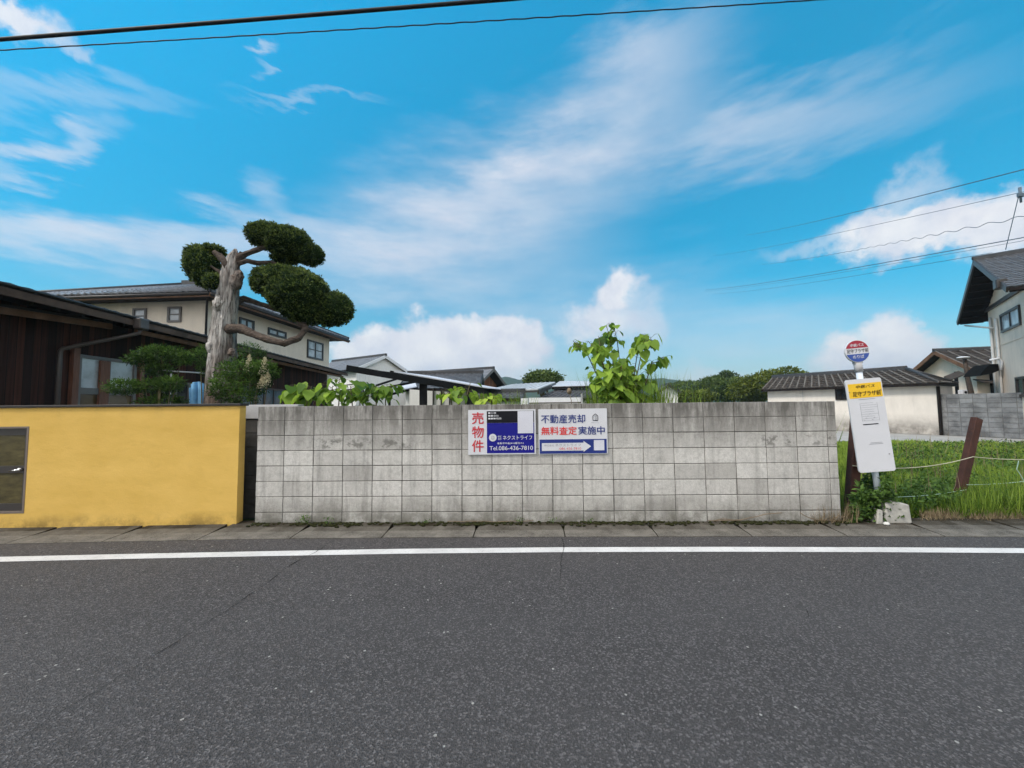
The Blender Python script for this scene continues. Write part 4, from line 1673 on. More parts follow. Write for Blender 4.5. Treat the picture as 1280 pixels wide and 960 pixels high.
def bigleaf(name, label, stems, Y, size, nper, mat='leaf_big', group=None, cat='plant', spread=1.0, droop=.75, base_z=0.0, tint0=.45, yj=.14):
    """stems: list of picture-space polylines (px,py) from the ground end to the tip; big heart leaves hang from them"""
    b = at(stems[0][0][0], stems[0][0][1], Y)
    root = thing(name, label, cat, (b.x, b.y, base_z), group)
    mb = MB()
    pos, tip, nrm, sz = [], [], [], []
    for si, st_ in enumerate(stems):
        yy = Y + rng.uniform(-yj, yj)
        P_ = [at(px, py, yy + rng.uniform(-.04, .04)) for (px, py) in st_]
        P_[0] = V(P_[0].x, P_[0].y, base_z)
        rr = [.013 - .009 * i / (len(P_) - 1) for i in range(len(P_))]
        mb.tube(P_, rr, 6)
        for k_ in range(nper):
            tt_ = rng.uniform(.45, 1.0) if len(P_) == 2 else rng.uniform(.0, 1.0)
            i = min(len(P_) - 2, max(len(P_) - 3, 0) + (1 if tt_ > .45 and len(P_) > 2 else 0))
            q = P_[i].lerp(P_[i + 1], rng.random() if len(P_) > 2 else tt_)
            a = rng.uniform(0, 2 * math.pi)
            s_ = size * rng.choice((.45, .7, .85, 1.0, 1.2)) * rng.uniform(.85, 1.15)
            out_ = V(math.cos(a), math.sin(a), 0)
            pet = q + out_ * rng.uniform(.05, .16) * spread + V(0, 0, rng.uniform(-.02, .06))
            mb.tube([q, q.lerp(pet, .6) + V(0, 0, .02), pet], .0025, 4)
            t_ = out_ * rng.uniform(.3, 1.0) + V(0, 0, -droop * rng.uniform(.3, 1.4)) + V(rng.normal(0, .25), rng.normal(0, .25), 0)
            nn_ = out_ * .8 + V(0, 0, .8) + V(rng.normal(0, .3), rng.normal(0, .3), 0)
            pos.append(pet)
            tip.append(t_)
            nrm.append(nn_)
            sz.append(s_)
    n_ = len(pos)
    leaf_mesh('leaves', mat, [p[:] for p in pos], [p[:] for p in tip], [p[:] for p in nrm], np.array(sz), 'heart', tint0 + .28 * rng.normal(size=n_), np.array(sz) * rng.uniform(.75, 1.0, n_), parent=root)
    mb.build('stem', 'stem', root)
    return root


GP = 'broad-leaved plants behind the block wall'
bigleaf('broad_leaf_plant', 'leftmost broad-leaved bright plant over the block wall, beside the pale grey gap wall', [[(372, 640), (366, 500), (362, 482)], [(372, 640), (376, 500), (380, 479)], [(372, 640), (384, 500), (390, 482)]], 5.75, .16, 30, group=GP)
bigleaf('broad_leaf_plant', 'broad-leaved plant over block wall just below the far end of the low eave', [[(412, 640), (404, 500), (402, 480)], [(412, 640), (414, 500), (416, 482)], [(412, 640), (424, 498), (424, 474)]], 5.85, .16, 30, group=GP, tint0=.35)
bigleaf('broad_leaf_plant', 'broad-leaved plant over block wall below the white gabled storehouse', [[(448, 640), (440, 500), (438, 482)], [(448, 640), (450, 500), (452, 478)], [(448, 640), (460, 500), (462, 480)]], 5.75, .16, 30, group=GP, tint0=.35)
bigleaf('broad_leaf_plant', 'broad-leaved plant over block wall at the left of the open black carport', [[(478, 640), (470, 500), (474, 481)], [(478, 640), (482, 500), (486, 483)]], 5.8, .16, 30, group=GP, tint0=.4)
bigleaf('broad_leaf_plant', 'light green leafy plant over block wall in front of carport wall panels', [[(575, 640), (564, 500), (554, 490)], [(575, 640), (574, 500), (572, 486)], [(575, 640), (582, 500), (588, 478)]], 5.6, .13, 16, 'leaf_lime', group=GP, tint0=.35)
bigleaf('broad_leaf_plant', 'small yellow-green leafy plant over block wall left of the sale signs', [[(610, 640), (606, 505), (604, 492)], [(610, 640), (614, 505), (616, 492)]], 5.5, .13, 16, 'leaf_lime', group=GP, tint0=.7)

bigleaf('sapling', 'tall sapling with very large heart-shaped leaves rising behind the block wall', [
    [(785, 640), (772, 505), (764, 432), (758, 406)], [(785, 640), (770, 505), (750, 445), (735, 426)], [(785, 640), (760, 500), (733, 440), (716, 426)],
    [(785, 640), (780, 500), (772, 430), (768, 410)], [(785, 640), (788, 500), (796, 446), (802, 420)], [(785, 640), (790, 500), (802, 440), (814, 422)],
    [(785, 640), (800, 505), (814, 455), (832, 448)], [(785, 640), (776, 505), (775, 470), (778, 452)], [(785, 640), (768, 505), (758, 480), (755, 465)],
    [(785, 640), (785, 505), (782, 480), (788, 462)], [(785, 640), (776, 505), (768, 485), (764, 470)], [(785, 640), (792, 505), (795, 482), (800, 468)],
    [(785, 640), (770, 505), (752, 488), (745, 478)], [(785, 640), (780, 505), (778, 490), (775, 478)], [(785, 640), (765, 500), (752, 446), (748, 420)]],
    5.95, .16, 30, 'leaf_big', None, 'tree', .8, .9, tint0=.55, yj=.25)


def blades(name, mat, pos, h, w, lean=.35, kind=None, label=None, tint=None, parent=None, loc=None):
    n_ = len(pos)
    a = rng.uniform(0, 2 * math.pi, n_)
    l = np.abs(rng.normal(0, lean, n_))
    tip = np.c_[np.cos(a) * l, np.sin(a) * l, np.ones(n_)]
    nrm = np.c_[-np.cos(a), -np.sin(a), .3 * np.ones(n_)] + .2 * rng.normal(size=(n_, 3))
    return leaf_mesh(name, mat, pos, tip, nrm, h, 'blade', tint, w, parent=parent, loc=loc, kind=kind)


def strip(px0, px1, Y0, Y1, n_):
    px = rng.uniform(px0, px1, n_)
    Y = rng.uniform(Y0, Y1, n_)
    return np.c_[(px - 640) / FOC * Y, Y, np.zeros(n_)]


p = strip(738, 835, 5.7, 6.3, 520)
p[:, 2] = .3
blades('tall_grass', 'grass', p, rng.uniform(1.3, 1.85, len(p)), rng.uniform(.022, .04, len(p)), .14, 'stuff', tint=.5 + .25 * rng.normal(size=len(p)))
p = strip(838, 880, 5.7, 6.4, 45)
p[:, 2] = .3
blades('tall_grass', 'grass', p, rng.uniform(1.25, 1.75, len(p)), rng.uniform(.02, .035, len(p)), .2, 'stuff', tint=.6 + .2 * rng.normal(size=len(p)))
p = strip(620, 660, 5.6, 6.0, 160)
p[:, 2] = .3
blades('tall_grass', 'grass', p, rng.uniform(1.25, 1.5, len(p)), rng.uniform(.02, .035, len(p)), .12, 'stuff', tint=.5 + .2 * rng.normal(size=len(p)))
p = strip(830, 1040, 6.2, 9.5, 260)
blades('tall_grass', 'grass', p, rng.uniform(1.1, 1.57, len(p)), rng.uniform(.02, .03, len(p)), .14, 'stuff', tint=.55 + .2 * rng.normal(size=len(p)))

# field grass on the vacant plot
N = 60000
Y = 5.35 + (15.2 - 5.35) * rng.random(N) ** 1.25
X = rng.uniform(.70, 1.55, N) * Y
X = np.where(X < 4.5, 4.5 + rng.random(N) * 3, X)
pos = np.c_[X, Y, np.full(N, -.03)]
cl = np.array([noise.noise(Vector((x, y, 0)) * .9) + .5 * noise.noise(Vector((x, y, 4)) * 2.7) for x, y in zip(X, Y)])
keep = (cl > -.42) & ~((X > 15.8) & (Y > 14.2))
near = np.exp(-((Y - 5.6) / .7) ** 2)
h = (.13 + .15 * cl + .12 * rng.random(N) + .05 * near) * (1 - .2 * (Y > 9))
pos, h, cl2, Yk = pos[keep], np.clip(h[keep], .05, .6), cl[keep], Y[keep]
blades('grass', 'grass', pos, h, rng.uniform(.010, .02, len(pos)) * (.75 + .07 * Yk), .8, 'stuff', tint=.34 + .4 * cl2 + .24 * rng.normal(size=len(pos)) + .05 * (Yk - 7))


def weedpatch(px0, px1, Y0, Y1, n_, zmax, size, mat='leaf_weed', name='weeds', clump=0.0):
    p_ = strip(px0, px1, Y0, Y1, n_)
    x_ = (p_[:, 0] / p_[:, 1] * FOC + 640 - px0) / (px1 - px0)
    env = np.clip(np.sin(np.clip(x_, 0, 1) * np.pi) * 1.4, .15, 1)
    nz = np.array([.65 + .7 * noise.noise(Vector(q) * 3.5) for q in p_])
    p_[:, 2] = rng.random(n_) ** .7 * zmax * env * np.clip(nz, .2, 1.2)
    tip = rng.normal(size=(n_, 3)) + np.array([0, -.2, .1])
    nrm = np.array([0, -.3, 1.0]) + .5 * rng.normal(size=(n_, 3))
    return leaf_mesh(name, mat, p_, tip, nrm, rng.uniform(.6, 1.3, n_) * size, 'oval', .2 + .5 * p_[:, 2] / zmax + .25 * rng.normal(size=n_), rng.uniform(.7, 1.2, n_) * size * .8, kind='stuff')


weedpatch(1050, 1116, 4.97, 5.5, 4200, .74, .07)
weedpatch(1100, 1215, 5.35, 6.6, 4200, .42, .06)
weedpatch(1190, 1300, 5.3, 6.2, 1400, .42, .05)
weedpatch(1060, 1320, 6.2, 9.0, 5200, .30, .06)
weedpatch(1060, 1320, 9.0, 14.0, 4200, .26, .09)
p = strip(1060, 1310, 5.6, 13.0, 260)
blades('dry_grass', 'grass_dry', p, rng.uniform(.3, .65, len(p)), rng.uniform(.008, .014, len(p)), .5, 'stuff')
p = strip(1180, 1310, 5.15, 6.0, 2000)
hx = .22 + .24 * np.exp(-((p[:, 0] / p[:, 1] * FOC + 640 - 1240) / 45) ** 2)
blades('tall_grass', 'grass', p, hx * rng.uniform(.6, 1.25, len(p)), rng.uniform(.007, .018, len(p)), 1.15, 'stuff', tint=.4 + .3 * rng.normal(size=len(p)))
p = strip(1140, 1300, 5.02, 5.35, 1500)
p[:, 2] = .02
blades('dry_grass', 'grass_dry', p, rng.uniform(.04, .14, len(p)), rng.uniform(.006, .012, len(p)), 1.6, 'stuff')
p = strip(1010, 1062, 4.93, 5.1, 160)
p[:, 2] = .04
blades('dry_grass', 'grass_dry', p, rng.uniform(.06, .26, len(p)), rng.uniform(.005, .008, len(p)), 1.3, 'stuff')
p = strip(1045, 1075, 5.0, 5.2, 120)
p[:, 2] = .02
blades('dry_grass', 'grass_dry', p, rng.uniform(.1, .3, len(p)), rng.uniform(.005, .009, len(p)), .8, 'stuff')

# moss and dirt lying along the wall foot, small weeds in it
ms = MB()
for k_ in range(2200):
    x_ = rng.random()
    dens = .12 + .9 * max(0, noise.noise(V(x_ * 11, 2, 0)) + .22)
    if rng.random() > dens:
        continue
    q = WA.lerp(WB, x_) + wn_out * (.012 + abs(rng.normal(0, .065)))
    s_ = rng.uniform(.006, .022)
    noisy_ball(ms, q + V(0, 0, .040), (s_ * 1.5, s_, s_ * .7), k_, 7, 5, .5, 2)
o = structure(ms, 'moss', 'moss', 'stuff')
for (px, n_, hh) in ((383, 70, .11), (412, 40, .08), (650, 30, .06), (532, 20, .05), (690, 24, .06), (735, 20, .05)):
    q = wpt(px, 640)
    p_ = np.c_[q.x + rng.normal(0, .035, n_), q.y - .03 - np.abs(rng.normal(0, .02, n_)), .04 + rng.random(n_) * hh]
    tip = rng.normal(size=(n_, 3))
    leaf_mesh('weeds', 'leaf_weed', p_, tip, np.array([0, -.4, 1.0]) + .4 * rng.normal(size=(n_, 3)), rng.uniform(.02, .04, n_), 'oval', None, .02, kind='stuff')
# dead runners along the wall foot
for i, pl in enumerate(([(890, 652), (925, 649), (955, 642), (980, 640)], [(925, 650), (900, 648), (880, 652)], [(998, 640), (1012, 648), (1035, 652), (1052, 650)], [(1030, 652), (1046, 644), (1058, 647)],
                        [(560, 652), (600, 650), (640, 652), (672, 649)])):
    mb = MB()
    P_ = []
    for k_ in range(len(pl) - 1):
        for j in range(6):
            tt_ = j / 6
            q = wpt(pl[k_][0] + (pl[k_ + 1][0] - pl[k_][0]) * tt_, pl[k_][1] + (pl[k_ + 1][1] - pl[k_][1]) * tt_) + wn_out * .03
            q.z = max(q.z, .055) + .012 * noise.noise(q * 9)
            P_.append(q)
    mb.tube(P_, .005, 5)
    lab = ['dry runner stem arching over the wall foot toward the right', 'short dry stem lying left of the arching runner', 'dry vine lying along the right wall foot',
           'short dry vine at the right corner of block wall', 'thin dry stem in the moss under the sale signs'][i]
    single(mb, 'dry_vine', 'twig', lab, 'dry stem', P_[0])

# ================================================================== LOW DARK HOUSE (left)
E = lambda Y, z=0.0: V(-7.76 - .091 * Y, Y, z)
WLl = lambda Y, z=0.0: V(-8.76 - .091 * Y, Y, z)
lh = thing('wooden_house', 'low dark wooden house with long brown eave behind yellow wall', 'house', E(12, 0))
dE = (E(1) - E(0)).normalized()
nE = V(dE.y, -dE.x)         # outward (right)
ZE = 3.62
mb = MB()
mb.prism([WLl(4.5, 0), WLl(22.4, 0), WLl(22.4, 3.9), WLl(4.5, 3.9)], nE * -6)
mb.build('wall', 'boards', lh)
mb = MB()
a, b = E(4.6, ZE), E(22.9, ZE)
mb.prism([a, b, b - nE * 6.5 + V(0, 0, .95), a - nE * 6.5 + V(0, 0, .95)], V(0, 0, -.10), 1)
tiles(mb, a + V(0, 0, .004), b + V(0, 0, .004), b - nE * 6.5 + V(0, 0, .954), a - nE * 6.5 + V(0, 0, .954), .27, .3, .016)
mb.build('roof', ['tile_dark', 'dark_wood'], lh)
mb = MB()
for (y0, y1) in ((4.6, 8.55), (8.8, 22.9)):
    mb.bar(E(y0, ZE - .11) + nE * .02, E(y1, ZE - .11) + nE * .02, .05, .13)
mb.build('fascia', 'fascia_old', lh)
mb = MB()
mb.bar(E(8.9, ZE - .24) - nE * .20, E(22.8, ZE - .24) - nE * .20, .06, .10)
mb.build('eave_board', 'fascia', lh)
mb = MB()
yk = 5.0
while yk < 22.6:
    mb.bar(WLl(yk, ZE + .02) - nE * .05, E(yk, ZE - .155) - nE * .2, .06, .08)
    yk += .45
mb.build('rafters', 'dark_wood', lh)
mb = MB()
mb.tube([E(y_, ZE + .005) + nE * .05 for y_ in np.linspace(4.6, 22.9, 30)], .028, 10)
mb.build('rain_gutter', 'eave_dark', lh)
mb = MB()
mb.box(E(8.68, ZE - .12) + nE * .10, (.16, .26, .24), (nE, dE, V(0, 0, 1)), bev=.02)
q0 = E(8.68, ZE - .25) + nE * .08
q1 = WLl(7.93, 2.78) + nE * .10
mb.tube([q0, q0 + V(-.02, 0, -.08), q1 + V(.03, .02, .06), q1, q1 + V(0, 0, -.08), V(q1.x, q1.y, 0)], .04, 10)
mb.build('downpipe', 'downpipe', lh)
# canopy over the board wall
cn = MB()
c0, c1 = V(-8.93, 6.1, 3.40), V(-8.93, 8.52, 3.53)
cn.prism([c0, c1, c1 + V(-.75, 0, .06), c0 + V(-.75, 0, .06)], V(0, 0, -.05))
cn.build('canopy', 'eave_dark', lh)
mb = MB()
mb.bar(c0 + V(-.02, 0, -.115), c1 + V(-.02, 0, -.115), .05, .12)
mb.build('canopy_fascia', 'fascia', lh)
# windows
yw_ = lambda px: 8.76 / ((640 - px) / FOC - .091)
for (pa, pb, z0, z1, fr, pn, mu) in ((92, 166, .9, 1.98, 'win_grey', 'glass_brown', 1), (92, 166, 1.98, 2.78, 'win_grey', 'glass_pale', 1), (200, 262, .9, 2.35, 'win_grey', 'glass_dark', 3), (300, 352, .9, 2.4, 'win_dark', 'glass_blue', 3), (365, 400, 1.0, 2.4, 'win_dark', 'glass_dark', 2)):  # pale upper panes: reflection painted into the glass colour
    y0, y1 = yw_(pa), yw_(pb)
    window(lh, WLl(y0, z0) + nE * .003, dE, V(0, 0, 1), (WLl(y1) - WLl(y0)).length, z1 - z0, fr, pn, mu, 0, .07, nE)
mb = MB()
for px in (88, 172):
    mb = MB()
    mb.box(WLl(yw_(px), 1.6) + nE * .04, (.09, .13, 2.6), (nE, dE, V(0, 0, 1)))
    mb.build('window_post', 'win_wood', lh)
mb = MB()
y0, y1 = yw_(119), yw_(131)
mb.box(WLl((y0 + y1) / 2, 1.82) + nE * .06, (.05, y1 - y0, 1.75), (nE, dE, V(0, 0, 1)))
mb.build('door_panel', 'win_wood', lh)
mb = MB()
for z in (2.22,):
    mb.tube([at(200, 463, 9.6), at(262, 467, 10.6)], .02, 6)
rail = at(200, 463, 9.6)
mb.tube([at(214, 464, 9.8), V(at(214, 464, 9.8).x, 9.8, 0)], .02, 6)
mb.tube([at(260, 467, 10.5), V(at(260, 467, 10.5).x, 10.5, 0)], .02, 6)
single(mb, 'laundry_rail', 'grey_mortar', 'thin grey laundry rail under the eave left of the trunk', 'rail', (rail.x, rail.y, 0))

# blue cloth hung by the trunk
bc = MB()


def clothP(a, b):
    px = 236 + 24 * a
    arch = 8 * (2 * a - 1) ** 2
    py = 477 + arch + (640 - 477) * b
    p = at(px, min(py, 560), 8.6)
    p.y += .05 * math.sin(a * 17) + .03 * math.sin(a * 31 + b * 4)
    return p


bc.grid(clothP, 26, 14)
o = single(bc, 'hanging_cloth', 'blue_cloth', 'pale blue cloth hanging beside the trunk above yellow wall', 'cloth', at(248, 540, 8.6))
so_ = o.modifiers.new('thickness', 'SOLIDIFY')
so_.thickness = .012

# ================================================================== TWO-STOREY CREAM HOUSE
ch = thing('cream_house', 'two-storey cream house with dark hipped roof behind the clipped tree', 'house', (-14, 18, 0))
f1 = V(math.cos(R(4)), -math.sin(R(4)))       # along the front, to the right
f2 = V(math.sin(R(4)), math.cos(R(4)))        # away
C0 = V(-11.62, 14.5)
H = lambda x, y, z: C0 + f1 * x + f2 * y + V(0, 0, z)     # x negative to the left
mb = MB()
mb.prism([H(0, 0, 0), H(0, 8.6, 0), H(-9, 8.6, 0), H(-9, 0, 0)], V(0, 0, 5.95))
mb.build('wall', 'cream', ch)
oh, zE, rs = .8, 5.80, 2.0
mb = MB()
c = [H(oh, -oh, zE), H(oh, 8.6 + oh, zE), H(-9 - oh, 8.6 + oh, zE), H(-9 - oh, -oh, zE)]
r1, r2 = H(oh - 5.1, 4.3, zE + rs), H(-9 - oh + 5.1 - .6, 4.3, zE + rs)
for (A_, B_, C_, D_) in ((c[3], c[0], r1, r2), (c[0], c[1], r1, r1), (c[1], c[2], r2, r1), (c[2], c[3], r2, r2)):
    tiles(mb, A_, B_, C_, D_, .27, .28, .03)
up = [p + V(0, 0, -.01) for p in c]
mb.prism(up, V(0, 0, -.09), 1)
for k_ in range(4):
    mb.tube([c[k_] + V(0, 0, .06), (r1 if k_ in (0, 1) else r2) + V(0, 0, .08)], .09, 8, 2)
mb.bar(r2 + V(0, 0, .12), r1 + V(0, 0, .12), .22, .25, mi=2)
mb.build('roof', ['tile_grey', 'dark_wood', 'ridge_tile'], ch)
mb = MB()
for (a, b) in ((c[3], c[0]), (c[0], c[1])):
    mb.bar(a + V(0, 0, -.13), b + V(0, 0, -.13), .07, .14)
mb.build('fascia', 'fascia', ch)
mb = MB()
mb.tube([c[0] + V(.05, .0, -.10), c[1] + V(.05, 0, -.10)], .06, 8)
mb.tube([c[3] + V(0, -.05, -.10), c[0] + V(0, -.05, -.10)], .06, 8)
g0 = H(.05, -.06, zE - .2)
mb.tube([H(oh - .05, -oh, zE - .12), H(.06, -.08, zE - .35), H(.06, -.08, 2)], .04, 8)
mb.build('rain_gutter', 'eave_dark', ch)


def side_y(px):
    # intersection of the side wall with the vertical plane through px
    k_ = (px - 640) / FOC
    return (k_ * C0.y - C0.x) / (f2.x - k_ * f2.y)


def side_z(px, py):
    y_ = side_y(px)
    p = H(0, y_, 0)
    return at(px, py, p.y).z


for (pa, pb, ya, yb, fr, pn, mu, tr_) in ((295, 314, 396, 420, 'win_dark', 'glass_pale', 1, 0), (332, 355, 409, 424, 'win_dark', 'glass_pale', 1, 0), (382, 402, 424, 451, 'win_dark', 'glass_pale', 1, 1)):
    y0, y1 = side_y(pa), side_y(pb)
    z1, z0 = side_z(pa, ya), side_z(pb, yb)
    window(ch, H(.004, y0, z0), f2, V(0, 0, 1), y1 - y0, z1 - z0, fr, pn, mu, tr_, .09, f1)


def front_x(px):
    k_ = (px - 640) / FOC
    return (k_ * C0.y - C0.x) / (f1.x - k_ * f1.y)


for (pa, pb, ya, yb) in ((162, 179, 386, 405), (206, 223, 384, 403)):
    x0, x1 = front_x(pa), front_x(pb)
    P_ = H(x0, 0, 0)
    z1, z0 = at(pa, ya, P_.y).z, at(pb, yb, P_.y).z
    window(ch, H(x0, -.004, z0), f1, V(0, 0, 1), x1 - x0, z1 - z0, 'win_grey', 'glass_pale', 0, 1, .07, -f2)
# string course and balcony rail
mb = MB()
mb.bar(H(.03, -.03, 3.95), H(.03, 8.7, 3.95), .06, .12)
mb.bar(H(-9, -.03, 3.95), H(-.03, -.03, 3.95), .06, .12)
mb.build('string_course', 'cream', ch)

# ================================================================== MIDDLE-GROUND HOUSES
A_ = at(482, 442, 30)
w1 = House('storehouse', 'white plastered gabled storehouse with grey tile roof behind black carport', 'house', (A_.x, A_.y), (-4.7, 3.0), 7.0, 2.75, 4.30, A_.z - 4.30 - .2, 'white_wall', 'tile_grey', .35, .25, barge='white_metal', rib=None)
mb = MB()
for k_ in range(14):
    a = at(428 + k_ * 2.0, 487 - k_ * .25, 20)
    mb.bar(a, a + V(0, 0, -.32), .03, .03, up=(1, 0, 0))
mb.bar(at(426, 482, 20), at(456, 479, 20), .05, .05)
mb.bar(at(426, 488, 20), at(456, 485, 20), .05, .05)
for px in (428, 454):
    a = at(px, 483, 20)
    mb.bar(a, V(a.x, a.y, 0), .06, .06, up=(1, 0, 0))
single(mb, 'lattice_fence', 'black_steel', 'short black railing seen below the white storehouse', 'fence', (at(440, 490, 20).x, 20, 0))

# tile-roofed annex
A_ = at(511, 467, 23)
w2 = House('tiled_annex', 'long low house with grey tile roof behind the sloping carport roof', 'house', (A_.x, A_.y), (1, .02), 4.4, 2.4, A_.z - 1.05, 1.0, 'white_wall', 'tile_dark', .5, .3)
# house with brown boarded gable
A_ = at(617, 459, 31)
w3 = House('gabled_house', 'grey roofed house with brown boarded gable left of the round clipped tree', 'house', (A_.x, A_.y), (-4.1, 2.2), 8.0, 2.3, A_.z - 1.55, 1.4, 'brown_board', 'tile_grey', .5, .8, barge='win_grey')

# carport
cp = thing('carport', 'open carport with long sloping black beam and milky roof sheets', 'carport', (at(530, 505, 14).x, 14, 0))
b0, b1 = at(433, 460, 12.5), at(606, 490, 15.5)
mb = MB()
mb.bar(b0, b1, .09, .20)
mb.bar(b0 + V(.6, 2.6, .05), b1 + V(.6, 2.6, .05), .09, .20)
for k_ in range(6):
    a = b0.lerp(b1, .1 + .16 * k_)
    mb.bar(a + V(0, 0, .02), a + V(.6, 2.6, .07), .06, .10)
mb.build('beam', 'black_steel', cp)
mb = MB()
a, b = b0.lerp(b1, .30) + V(0, -.05, .14), b1 + V(.1, -.05, .14)
mb.prism([a, b, b + V(.7, 2.9, .05), a + V(.7, 2.9, .05)], V(0, 0, .04))
mb.build('roof_sheet', 'polyc', cp)
mb = MB()
for px in (527, 531.5):
    a = at(px, 478, 14.2)
    mb.bar(a, V(a.x, a.y, 0), .13, .13, up=(1, 0, 0))
mb.build('post', 'black_steel', cp)
mb = MB()
a = at(585, 484, 15.3)
mb.bar(a, V(a.x, a.y, 0), .13, .13, up=(1, 0, 0))
mb.build('post', 'black_steel', cp)
# lower lean-to roof inside the carport
lt_ = thing('garden_shelter', 'small arched shelter with milky panels under the black carport beam', 'shelter', (at(500, 505, 17).x, 17, 0))
mb = MB()
for (pa, pb) in (((486, 484), (520, 477)), ((484, 494), (522, 485))):
    mb.bar(at(*pa, 16.5), at(*pb, 17.5), .07, .10)
mb.bar(at(470, 482, 16), at(498, 473, 17), .06, .08)
for px in (487, 521):
    a = at(px, 486, 17)
    mb.bar(a, V(a.x, a.y, 0), .08, .08, up=(1, 0, 0))
mb.build('frame', 'black_steel', lt_)
mb = MB()
a, b, c_, d_ = at(486, 491, 16.4), at(521, 484, 17.4), at(519, 479, 18.6), at(488, 486, 17.8)
mb.prism([a, b, c_, d_], V(0, 0, .03))
mb.build('roof_sheet', 'polyc', lt_)
# white panel wall
pw = thing('panel_wall', 'white panel wall with dark battens behind the carport post', 'wall', (at(550, 505, 16.5).x, 16.5, 0))
mb = MB()
a, b = at(512, 486, 16.8), at(602, 493, 16.8)
mb.prism([V(a.x, 16.8, 0), V(b.x, 16.8, 0), b, V(a.x, 16.8, b.z + .25)], V(0, .1, 0))
mb.build('wall', 'white_wall', pw)
mb = MB()
for px in (541.5, 551.5, 562):
    a = at(px, 486, 16.76)
    mb.bar(a, V(a.x, a.y, 0), .07, .05, up=(1, 0, 0))
mb.build('batten', 'win_dark', pw)
mb = MB()
a, b = at(585, 493, 16.7), at(597, 505, 16.7)
mb.box(((a.x + b.x) / 2, 16.72, 1.0), (.55, .06, 2.0))
mb.build('door', 'win_dark', pw)

# sheds right of them
sh = thing('metal_roof_shed', 'shed with wide pale sheet metal roof below the round clipped tree', 'shed', (at(650, 505, 21).x, 21, 0))
mb = MB()
a, b, c_, d_ = at(604, 489.5, 19), at(672, 487.5, 19), at(694, 478.5, 23.5), at(640, 481.5, 23.5)
mb.prism([a, b, c_, d_], V(0, 0, .06))
nrm = (b - a).cross(d_ - a).normalized()
for k_ in range(1, 9):
    mb.bar(a.lerp(b, k_ / 9) + V(0, 0, .07), d_.lerp(c_, k_ / 9) + V(0, 0, .07), .03, .03)
mb.build('roof', 'silver_roof', sh)
mb = MB()
mb.bar(b + V(.02, 0, -.12), c_ + V(.02, 0, -.12), .08, .2)
mb.bar(a + V(0, 0, -.06), b + V(0, 0, -.06), .06, .1)
mb.build('fascia', 'win_dark', sh)
mb = MB()
for px, Y_ in ((656, 19.3), (684, 22.5), (612, 19.5)):
    a = at(px, 489, Y_)
    mb.bar(a, V(a.x, a.y, 0), .12, .12, up=(1, 0, 0))
mb.build('post', 'white_metal', sh)
A_ = at(607, 491, 17.6)
w4 = House('small_shed', 'tiny white shed with grey tile roof just above the sale signs', 'shed', (A_.x, A_.y), (1, -.08), 1.75, .9, A_.z - .32, .28, 'white_wall', 'tile_dark', .2, .12, tw=.2)
sh = thing('open_shed', 'low shed with black edged pale roof above grey tiles left of sapling', 'shed', (at(720, 505, 24).x, 24, 0))
mb = MB()
a, b = at(690, 484, 22), at(805, 481, 22)
c_, d_ = at(805, 478.5, 26.5), at(700, 477, 26.5)
mb.prism([a, b, c_, d_], V(0, 0, .05))
mb.build('roof', 'silver_roof', sh)
mb = MB()
mb.bar(a + V(0, -.03, -.06), b + V(0, -.03, -.06), .07, .16)
mb.build('fascia', 'black_steel', sh)
mb = MB()
a, b = at(672, 499, 19.5), at(800, 497, 19.5)
c_, d_ = at(800, 486, 22.5), at(695, 487.5, 22.5)
tiles(mb, a, b, c_, d_, .24, .22, .03)
mb.prism([a, b, c_, d_], V(0, 0, -.06), 1)
mb.build('lower_roof', ['tile_dark', 'dark_wood'], sh)
mb = MB()
a, b = at(676, 499, 20.2), at(800, 498, 20.2)
mb.prism([V(a.x, 20.2, 0), V(b.x, 20.2, 0), V(b.x, 20.2, b.z), V(a.x, 20.2, b.z)], V(0, 5.5, 0))
mb.build('wall', 'white_wall', sh)
fe = thing('panel_fence', 'white panel fence with a grey post below the low tiled shed', 'fence', (at(690, 505, 15).x, 15, 0))
mb = MB()
for (pa, pb, yt) in ((651, 660, 498), (661, 726, 497.2)):
    a, b = at(pa, yt, 15), at(pb, yt - .4, 15)
    mb.prism([V(a.x, 15, 0), V(b.x, 15, 0), b, a], V(0, .04, 0))
mb.build('panel', 'white_metal', fe)
mb = MB()
mb.bar(at(661, 504, 14.96), at(726, 503, 14.96), .03, .05)
mb.build('rail', 'win_grey', fe)
mb = MB()
a = at(727, 492, 14.95)
mb.bar(a, V(a.x, a.y, 0), .06, .06, up=(1, 0, 0))
mb.build('post', 'grey_mortar', fe)
A_ = at(836, 480, 33)
w5 = House('far_shed', 'tiny far white shed with dark roof right of the sapling', 'shed', (A_.x, A_.y), (.2, 1), 3.5, 1.0, A_.z - .7, .6, 'white_wall', 'tile_dark', .25, .3)
mb = MB()
a = at(708, 504, 6.3)
rt = thing('dry_seed_head', 'dry brown seed head on a thin stalk left of sapling', 'plant', (a.x, 6.3, 0))
mb.tube([V(a.x + .12, 6.3, 0), at(714, 500, 6.3), at(712, 491, 6.3)], [.008, .006, .004], 5)
mb.build('stem', 'twig', rt)
mb = MB()
noisy_ball(mb, at(711.5, 489, 6.3), (.04, .03, .05), 3, 12, 8, .4, 3)
mb.build('head', 'twig', rt)


